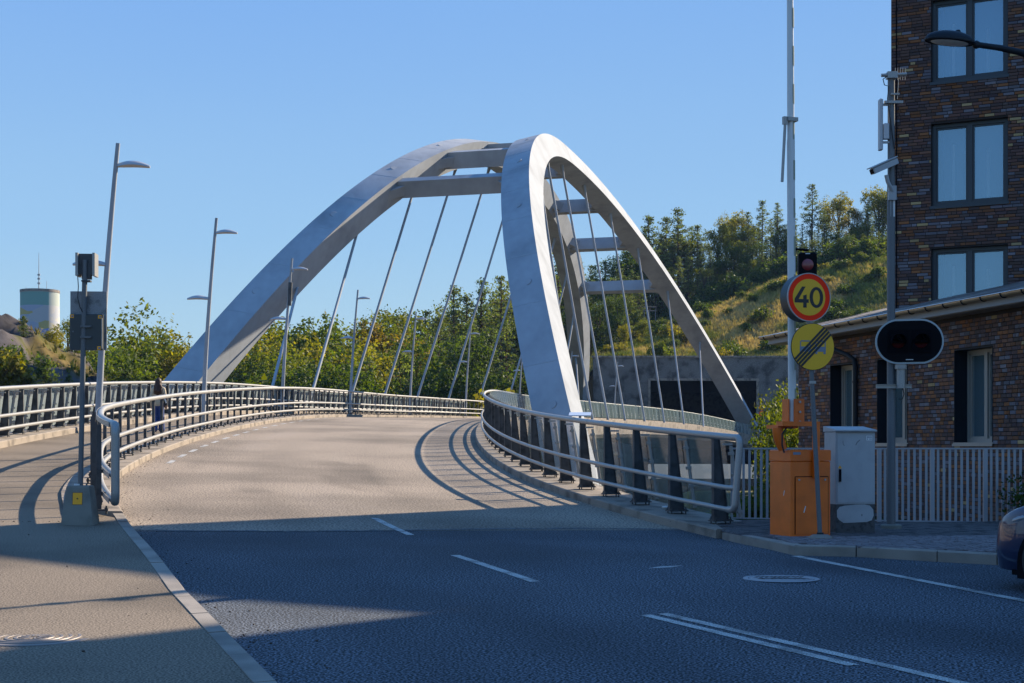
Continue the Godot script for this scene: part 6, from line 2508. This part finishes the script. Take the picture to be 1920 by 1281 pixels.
func wheel(t: Node3D, at: Vector3, sz: float) -> void:
	var w := Node3D.new()
	w.name = "wheel"
	t.add_child(w, true)
	w.position = at
	var turn := Basis(Vector3.RIGHT, PI / 2 * sz)    # lathe axis y to the outside
	var b := MB.new()
	b.lathe([Vector2(0.215, -0.10), Vector2(0.29, -0.105), Vector2(0.312, -0.085), Vector2(0.316, 0.0), Vector2(0.312, 0.085), Vector2(0.29, 0.105), Vector2(0.225, 0.10), Vector2(0.215, 0.06)], 40, Transform3D(turn, Vector3.ZERO))
	part("tyre", b.mesh(M.rubber), w)
	b = MB.new()
	b.lathe([Vector2(0.228, 0.102), Vector2(0.215, 0.104), Vector2(0.205, 0.085), Vector2(0.2, -0.09)], 40, Transform3D(turn, Vector3.ZERO))
	b.lathe([Vector2(0.065, 0.07), Vector2(0.05, 0.09), Vector2(0.001, 0.092)], 20, Transform3D(turn, Vector3.ZERO))
	for k in 10:
		var a := TAU * k / 10.0
		var dir := Vector3(cos(a), sin(a), 0)
		var sidev := Vector3(-sin(a), cos(a), 0)
		b.loft([[dir * 0.05 + sidev * 0.02 + Vector3(0, 0, 0.06 * sz), dir * 0.05 - sidev * 0.02 + Vector3(0, 0, 0.06 * sz), dir * 0.05 - sidev * 0.014 + Vector3(0, 0, 0.088 * sz), dir * 0.05 + sidev * 0.014 + Vector3(0, 0, 0.088 * sz)], [dir * 0.212 + sidev * 0.034 + Vector3(0, 0, 0.06 * sz), dir * 0.212 - sidev * 0.034 + Vector3(0, 0, 0.06 * sz), dir * 0.212 - sidev * 0.026 + Vector3(0, 0, 0.096 * sz), dir * 0.212 + sidev * 0.026 + Vector3(0, 0, 0.096 * sz)]], true)
	part("rim", b.mesh(mat(L(0.45, 0.46, 0.48), 0.3, 0.8)), w)
	b = MB.new()
	b.lathe([Vector2(0.2, -0.02), Vector2(0.001, -0.02)], 30, Transform3D(turn, Vector3.ZERO))
	part("brake_disc", b.mesh(M.galv_dark), w)

# ---------------------------------------------------------------- people
func seg_dist(p: Vector3, a: Vector3, b: Vector3, ra: float, rb: float) -> float:
	var ab := b - a
	var f := clampf((p - a).dot(ab) / ab.length_squared(), 0.0, 1.0)
	return p.distance_to(a + ab * f) - lerpf(ra, rb, f)

# surface nets over tapered bones: [a, b, ra, rb, flatten_z, tone]
func figure(bones: Array, cell: float, lo: Vector3, hi: Vector3, blend: float) -> MB:
	var n := Vector3i(((hi - lo) / cell).ceil()) + Vector3i.ONE
	var f := PackedFloat32Array()
	f.resize(n.x * n.y * n.z)
	f.fill(1.0)
	for bone in bones:
		var a: Vector3 = bone[0]
		var e: Vector3 = bone[1]
		var m: float = maxf(bone[2], bone[3]) / minf(1.0, bone[4]) + 0.09
		var c0 := Vector3i(((a.min(e) - Vector3.ONE * m - lo) / cell).floor()).clamp(Vector3i.ZERO, n - Vector3i.ONE)
		var c1 := Vector3i(((a.max(e) + Vector3.ONE * m - lo) / cell).ceil()).clamp(Vector3i.ZERO, n - Vector3i.ONE)
		for z in range(c0.z, c1.z + 1):
			for y in range(c0.y, c1.y + 1):
				for x in range(c0.x, c1.x + 1):
					var p := lo + Vector3(x, y, z) * cell
					p.z = a.z + (p.z - a.z) * bone[4]
					var d := seg_dist(p, a, e, bone[2], bone[3])
					var i := x + n.x * (y + n.y * z)
					var g := f[i]
					var h := maxf(blend - absf(d - g), 0.0) / blend
					f[i] = minf(d, g) - h * h * blend * 0.25
	var b := MB.new()
	var id := {}
	for z in n.z - 1:
		for y in n.y - 1:
			for x in n.x - 1:
				var base := x + n.x * (y + n.y * z)
				var inside := 0
				var c := []
				for k in 8:
					var q := f[base + (k & 1) + n.x * ((k >> 1) & 1) + n.x * n.y * (k >> 2)]
					c.append(q)
					if q < 0.0:
						inside += 1
				if inside == 0 or inside == 8:
					continue
				var sum := Vector3.ZERO
				var cnt := 0
				for e in [[0, 1], [2, 3], [4, 5], [6, 7], [0, 2], [1, 3], [4, 6], [5, 7], [0, 4], [1, 5], [2, 6], [3, 7]]:
					var u: float = c[e[0]]
					var w: float = c[e[1]]
					if (u < 0.0) != (w < 0.0):
						var pa := Vector3(e[0] & 1, (e[0] >> 1) & 1, e[0] >> 2)
						var pb := Vector3(e[1] & 1, (e[1] >> 1) & 1, e[1] >> 2)
						sum += pa.lerp(pb, u / (u - w))
						cnt += 1
				var p := lo + (Vector3(x, y, z) + sum / cnt) * cell
				var g := Vector3(c[1] + c[3] + c[5] + c[7] - c[0] - c[2] - c[4] - c[6], c[2] + c[3] + c[6] + c[7] - c[0] - c[1] - c[4] - c[5], c[4] + c[5] + c[6] + c[7] - c[0] - c[1] - c[2] - c[3])
				var near := 1e9
				for bone in bones:
					var pz := p
					pz.z = bone[0].z + (p.z - bone[0].z) * bone[4]
					var d := seg_dist(pz, bone[0], bone[1], bone[2], bone[3])
					if d < near:
						near = d
						b.col = bone[5]
				id[base] = b.vert(p, g)
	var sx := 1
	var sy := n.x
	var szz := n.x * n.y
	for z in range(1, n.z - 1):
		for y in range(1, n.y - 1):
			for x in range(1, n.x - 1):
				var i := x + n.x * (y + n.y * z)
				for ax_ in [[sx, sy, szz], [sy, szz, sx], [szz, sx, sy]]:
					var u := f[i]
					var w := f[i + ax_[0]]
					if (u < 0.0) != (w < 0.0):
						var q := [i - ax_[1] - ax_[2], i - ax_[2], i, i - ax_[1]]
						if not (id.has(q[0]) and id.has(q[1]) and id.has(q[2]) and id.has(q[3])):
							continue
						var v := [id[q[0]], id[q[1]], id[q[2]], id[q[3]]]
						if u < 0.0:
							b.ix.append_array([v[0], v[2], v[1], v[0], v[3], v[2]])
						else:
							b.ix.append_array([v[0], v[1], v[2], v[0], v[2], v[3]])
	return b

func hand(b: Array, wrist: Vector3, down: Vector3, out: Vector3, skin: Color) -> void:
	var across := down.cross(out).normalized()
	var palm := wrist + down * 0.055
	b.append([wrist, palm, 0.024, 0.030, 1.0, skin])
	for k in 4:
		var r := palm + across * (0.024 - 0.016 * k)
		var l: float = [0.066, 0.076, 0.071, 0.055][k]
		var m := r + down * l * 0.55
		b.append([r, m, 0.0095, 0.009, 1.0, skin])
		b.append([m, m + (down + out * 0.5).normalized() * l * 0.5, 0.009, 0.0075, 1.0, skin])
	b.append([wrist + down * 0.02 + across * 0.02, wrist + down * 0.06 + across * 0.045 + out * 0.01, 0.011, 0.009, 1.0, skin])

func build_people() -> void:
	var o := pt(25.9, 10.06, 0.1)
	var head_to := ahead_of(25.9)
	# x to her right, y up, z behind her
	var bas := Basis(head_to.cross(Vector3.UP), Vector3.UP, -head_to)
	var t := thing("person", "woman in a beige jacket and wide blue trousers walking away on the walkway", "person", o)
	t.transform = Transform3D(bas, o)
	var skin := Color(0.50, 0.31, 0.22)
	var coat := Color(0.46, 0.38, 0.26)
	var blue := Color(0.022, 0.05, 0.17)
	var shoe := Color(0.55, 0.54, 0.52)
	var b := []
	for s in [-1.0, 1.0]:
		var hip := Vector3(0.085 * s, 0.88, 0)
		var knee := Vector3(0.095 * s, 0.47, -0.03 + 0.015 * s)
		var ankle := Vector3(0.10 * s, 0.085, 0.05 - 0.08 * s)
		b.append([hip, knee, 0.098, 0.085, 1.0, blue])
		b.append([knee, ankle, 0.085, 0.098, 1.0, blue])
		b.append([ankle + Vector3(0, -0.045, 0.02), ankle + Vector3(0.01 * s, -0.055, -0.15), 0.04, 0.032, 1.0, shoe])
		var sh := Vector3(0.165 * s, 1.35, 0.0)
		var el := Vector3(0.225 * s, 1.09, 0.03)
		var wr := Vector3(0.225 * s, 0.86, -0.06)
		b.append([sh, el, 0.062, 0.054, 1.0, coat])
		b.append([el, wr, 0.052, 0.042, 1.0, coat])
		hand(b, wr, Vector3(0, -0.97, -0.2).normalized(), Vector3(0, 0.1, -1), skin)
	b.append([Vector3(0, 0.88, 0), Vector3(0, 1.05, 0), 0.15, 0.145, 1.35, blue])
	b.append([Vector3(0, 0.93, 0), Vector3(0, 1.15, 0), 0.175, 0.15, 1.35, coat])
	b.append([Vector3(0, 1.12, 0), Vector3(0, 1.31, 0), 0.155, 0.165, 1.4, coat])
	b.append([Vector3(-0.12, 1.36, 0), Vector3(0.12, 1.36, 0), 0.07, 0.07, 1.0, coat])
	b.append([Vector3(0, 1.38, 0), Vector3(0, 1.5, -0.01), 0.055, 0.05, 1.0, skin])
	b.append([Vector3(0, 1.53, -0.02), Vector3(0, 1.60, -0.01), 0.074, 0.085, 0.95, skin])
	b.append([Vector3(0, 1.54, -0.09), Vector3(0, 1.525, -0.112), 0.016, 0.012, 1.0, skin])
	for s in [-1.0, 1.0]:
		b.append([Vector3(0.082 * s, 1.57, -0.005), Vector3(0.086 * s, 1.54, -0.005), 0.016, 0.012, 1.0, skin])
	var body := figure(b, 0.019, Vector3(-0.36, -0.02, -0.30), Vector3(0.36, 1.74, 0.30), 0.035)
	part("body", body.mesh(M.paint_v), t)
	var hb := MB.new()
	for s in [-1.0, 1.0]:
		hb.col = Color(0.03, 0.02, 0.015)
		hb.ball(Vector3(0.03 * s, 1.575, -0.088), Vector3(0.013, 0.008, 0.008), 8, 6)
	hb.col = Color(0.30, 0.10, 0.09)
	hb.ball(Vector3(0, 1.495, -0.092), Vector3(0.024, 0.007, 0.01), 8, 6)
	part("face", hb.mesh(M.paint_v), t)
	# long dark hair down the back
	var hair := Color(0.045, 0.022, 0.014)
	var h := []
	h.append([Vector3(0, 1.60, 0.015), Vector3(0, 1.62, 0.0), 0.098, 0.096, 0.95, hair])
	h.append([Vector3(0, 1.55, 0.05), Vector3(0, 1.30, 0.10), 0.09, 0.105, 1.2, hair])
	for k in 7:
		var x := (k - 3) * 0.034
		h.append([Vector3(x * 0.8, 1.46, 0.09), Vector3(x * 1.15, 1.16 + 0.02 * absf(k - 3.0), 0.135 - 0.01 * absf(k - 3.0)), 0.04, 0.02, 1.0, hair if k % 2 else Color(0.08, 0.04, 0.024)])
	for s in [-1.0, 1.0]:
		h.append([Vector3(0.07 * s, 1.58, 0.0), Vector3(0.10 * s, 1.36, 0.04), 0.035, 0.03, 1.0, hair])
	part("hair", figure(h, 0.016, Vector3(-0.22, 1.08, -0.14), Vector3(0.22, 1.76, 0.24), 0.02).mesh(M.paint_v), t)
	# her bag
	var bag := thing("shoulder_bag", "dark shoulder bag with a white stripe hanging at the woman's right side", "bag", o + bas * Vector3(0.26, 0.98, 0.1))
	bag.transform.basis = bas
	var mb := MB.new()
	mb.cbox(Vector3(0.0, -0.02, 0), Vector3(0.10, 0.26, 0.24), 0.03)
	part("pouch", mb.mesh(M.dark_paint), bag)
	mb = MB.new()
	mb.tube([Vector3(-0.02, 0.1, 0.08), Vector3(-0.08, 0.3, 0.06), Vector3(-0.13, 0.44, 0.0), Vector3(-0.09, 0.3, -0.16), Vector3(-0.02, 0.1, -0.1)], 0.012, 6)
	part("strap", mb.mesh(M.dark_paint), bag)
	mb = MB.new()
	mb.box(Vector3(0.0, 0.02, 0.122), Vector3(0.04, 0.2, 0.006), Basis(Vector3.BACK, 0.35))
	part("white_stripe", mb.mesh(M.label_white), bag)
	# a walker far up on the hill path
	var d := 236.0
	var x := (1362.0 - 960.0) / 2667.0 * d
	var w := thing("person", "tiny person in dark clothes on the hill path below the wooden stairs", "person", Vector3(x, land(x, d), -d))
	var nav := Color(0.02, 0.025, 0.05)
	var fb := []
	for s in [-1.0, 1.0]:
		fb.append([Vector3(0.09 * s, 0.9, 0), Vector3(0.1 * s, 0.48, -0.06 * s), 0.085, 0.065, 1.0, nav])
		fb.append([Vector3(0.1 * s, 0.48, -0.06 * s), Vector3(0.1 * s, 0.06, 0.05 * s), 0.062, 0.05, 1.0, nav])
		fb.append([Vector3(0.1 * s, 0.04, 0.05 * s), Vector3(0.1 * s, 0.03, 0.05 * s + 0.14), 0.045, 0.04, 1.0, nav])
		fb.append([Vector3(0.18 * s, 1.42, 0), Vector3(0.25 * s, 1.15, 0), 0.06, 0.05, 1.0, nav])
		fb.append([Vector3(0.25 * s, 1.15, 0), Vector3(0.24 * s, 0.9, 0.06), 0.05, 0.04, 1.0, nav])
		fb.append([Vector3(0.24 * s, 0.9, 0.06), Vector3(0.24 * s, 0.78, 0.08), 0.035, 0.025, 1.0, skin])
	fb.append([Vector3(0, 0.92, 0), Vector3(0, 1.4, 0), 0.15, 0.17, 1.3, nav])
	fb.append([Vector3(0, 1.45, 0), Vector3(0, 1.56, 0), 0.05, 0.05, 1.0, skin])
	fb.append([Vector3(0, 1.62, 0), Vector3(0, 1.7, 0), 0.085, 0.09, 1.0, Color(0.06, 0.04, 0.03)])
	part("body", figure(fb, 0.045, Vector3(-0.4, -0.06, -0.35), Vector3(0.4, 1.86, 0.35), 0.05).mesh(M.paint_v), w)

func build_small_things() -> void:
	# wooden stairs on the hill: rails on posts
	var t := thing("wooden_stairs", "grey wooden stairs with handrails climbing the hill right of the arch", "stairs", Vector3.ZERO)
	var at := func(px: float, py: float, d: float) -> Vector3: return Vector3((px - 960.0) / 2667.0 * d, 1.7 + (840.0 - py) * d / 2667.0, -d)
	var runs := [[[1384, 556, 238], [1400, 545, 240], [1418, 532, 242], [1440, 522, 244], [1462, 519, 245], [1492, 517, 246]]]
	for r in runs:
		for off in [0.0, 1.3]:
			var top := []
			for p in r:
				var q: Vector3 = at.call(p[0], p[1], p[2] + off)
				top.append(q)
				var b := MB.new()
				b.box(q + Vector3(0, -1.0, 0), Vector3(0.16, 2.4, 0.16))
				part("rail_post", b.mesh(M.wood), t)
			for dy in [0.1, -0.45]:
				var b := MB.new()
				for k in top.size() - 1:
					var a: Vector3 = top[k] + Vector3(0, dy, 0)
					var e: Vector3 = top[k + 1] + Vector3(0, dy, 0)
					b.cyl(a, e, 0.08, 0.08, 6)
				part("handrail", b.mesh(M.wood), t)
		for k in r.size() - 1:
			for j in 5:
				var f := j / 5.0
				var a: Vector3 = at.call(r[k][0], r[k][1], r[k][2] + 0.65)
				var e: Vector3 = at.call(r[k + 1][0], r[k + 1][1], r[k + 1][2] + 0.65)
				var b := MB.new()
				b.box(a.lerp(e, f) + Vector3(0, -1.15, 0), Vector3(0.36, 0.06, 1.3))
				part("step", b.mesh(M.wood), t)
	t = thing("wooden_rail", "short pale wooden rail on the slope seen between two hangers of the right arch", "railing", Vector3.ZERO)
	for px in [1208, 1218, 1229]:
		var b := MB.new()
		b.box(at.call(px, 583, 216) + Vector3(0, -0.6, 0), Vector3(0.14, 1.9, 0.14))
		part("rail_post", b.mesh(M.wood), t)
	for py in [576, 583]:
		var b := MB.new()
		b.cyl(at.call(1206, py, 216), at.call(1231, py, 216), 0.07, 0.07, 6)
		part("rail", b.mesh(M.wood), t)
	t = thing("lookout_fence", "grey wooden lookout fence on the hill behind the red warning lamp", "fence", Vector3.ZERO)
	for px in [1500, 1514, 1528, 1542]:
		var b := MB.new()
		b.box(at.call(px, 520, 246) + Vector3(0, -0.5, 0), Vector3(0.14, 1.7, 0.14))
		part("fence_post", b.mesh(M.wood), t)
	for py in [515, 522]:
		var b := MB.new()
		b.cyl(at.call(1498, py, 246), at.call(1546, py, 246), 0.07, 0.07, 6)
		part("rail", b.mesh(M.wood), t)
	t = thing("hill_board", "grey board standing on the hill right of the red warning lamp", "board", at.call(1566, 524, 244))
	var b3 := MB.new()
	b3.box(Vector3(0, 0.7, 0), Vector3(1.0, 1.1, 0.1))
	part("panel", b3.mesh(M.wood), t)
	b3 = MB.new()
	for x in [-0.4, 0.4]:
		b3.box(Vector3(x, -0.4, -0.1), Vector3(0.1, 2.0, 0.1))
	part("post", b3.mesh(M.wood), t)
	# road signs before the tunnel
	t = thing("tunnel_sign_post", "post with two small round yellow signs and a blue sign at the tunnel mouth", "road sign", Vector3(29.0, 1.5, -166))
	b3 = MB.new()
	b3.cyl(Vector3(0.15, -1.5, -0.05), Vector3(0.15, 6.1, -0.05), 0.05, 0.05, 8)
	part("pole", b3.mesh(M.galv), t)
	for k in 2:
		var c: Vector3 = at.call(1428.5, 764.5 if k == 0 else 775.5, 166) - Vector3(29.0, 1.5, -166)
		b3 = MB.new()
		disc(b3, 0.31, -0.02, 0.0, c)
		part("red_ring", b3.mesh(M.sign_red), t)
		b3 = MB.new()
		disc(b3, 0.235, 0.001, 0.008, c)
		part("yellow_face", b3.mesh(M.sign_yellow), t)
		b3 = MB.new()
		if k == 0:
			b3.prism(PackedVector2Array([Vector2(-0.14, -0.13), Vector2(-0.07, -0.13), Vector2(0, 0.06), Vector2(0.07, -0.13), Vector2(0.14, -0.13), Vector2(0.03, 0.16), Vector2(-0.03, 0.16)]), 0.009, 0.014, Transform3D(Basis.IDENTITY, c))
		else:
			car_mark(b3, Vector2(c.x - 0.09, c.y), 0.14, c.z + 0.011)
			car_mark(b3, Vector2(c.x + 0.09, c.y), 0.14, c.z + 0.011)
		part("symbol", b3.mesh(M.sign_black), t)
	var cb: Vector3 = at.call(1439, 771, 166) - Vector3(29.0, 1.5, -166)
	b3 = MB.new()
	b3.box(cb, Vector3(0.6, 0.8, 0.03))
	part("blue_sign", b3.mesh(M.label_blue), t)
	b3 = MB.new()
	b3.prism(PackedVector2Array([Vector2(-0.2, -0.1), Vector2(0.2, -0.1), Vector2(0.2, 0.12), Vector2(0.0, 0.3), Vector2(-0.2, 0.12)]), 0.016, 0.02, Transform3D(Basis.IDENTITY, cb))
	part("white_symbol", b3.mesh(M.label_white), t)
	# small plate fixed on the right railing, and litter
	var e := pt(7.55, -0.42, KB + 1.38)
	t = thing("railing_plate", "tilted pale blue plate fixed on top of the right railing before the arch foot", "plate", e)
	b3 = MB.new()
	b3.box(Vector3(0, 0.03, 0), Vector3(0.42, 0.02, 0.26), Basis(ahead_of(7.55).cross(Vector3.UP), 0.0) if false else Basis(Vector3.UP, -0.1) * Basis(Vector3.RIGHT, 0.25))
	part("plate", b3.mesh(mat(L(0.45, 0.52, 0.62), 0.35)), t)
	b3 = MB.new()
	b3.box(Vector3(0, -0.02, 0), Vector3(0.05, 0.08, 0.05))
	part("bracket", b3.mesh(M.galv), t)
	var lp := pt(3.2, -0.55, KB + 0.01)
	t = thing("paper_scrap", "crumpled white paper scrap on the concrete edge behind the right railing", "litter", lp)
	b3 = MB.new()
	b3.ball(Vector3(0, 0.02, 0), Vector3(0.06, 0.025, 0.035), 7, 4)
	part("paper", b3.mesh(M.label_white), t)
	# grit along the left kerb: one scatter
	var rng := RandomNumberGenerator.new()
	rng.seed = 55
	var mm := MultiMesh.new()
	mm.transform_format = MultiMesh.TRANSFORM_3D
	b3 = MB.new()
	b3.ball(Vector3.ZERO, Vector3(1, 0.6, 0.8), 6, 4)
	mm.mesh = b3.mesh(mat(L(0.06, 0.045, 0.035), 0.9))
	var n := 420
	mm.instance_count = n
	for i in n:
		var s := -9.0 + rng.randf() * 26.0
		var off := kerb_off(s) - absf(rng.randfn()) * 0.28 - 0.03
		var up := 0.004
		if i % 9 == 0:
			off = kerb_off(s) + rng.randf() * 1.6 + 0.2
			up = 0.106
			s = minf(s, 1.5)
		if i % 14 == 0:
			off = 0.05 + absf(rng.randfn()) * 0.2
		var sc := 0.004 + rng.randf() * rng.randf() * 0.011
		mm.set_instance_transform(i, Transform3D(Basis(Vector3.UP, rng.randf() * TAU).scaled(Vector3(sc, sc, sc)), pt(s, off, up)))
	var mi := MultiMeshInstance3D.new()
	mi.name = "grit"
	mi.multimesh = mm
	add_child(mi)
	mi.set_meta("kind", "stuff")
	tag(mi, "dark grit and crumbs lying along the left kerb", "grit")
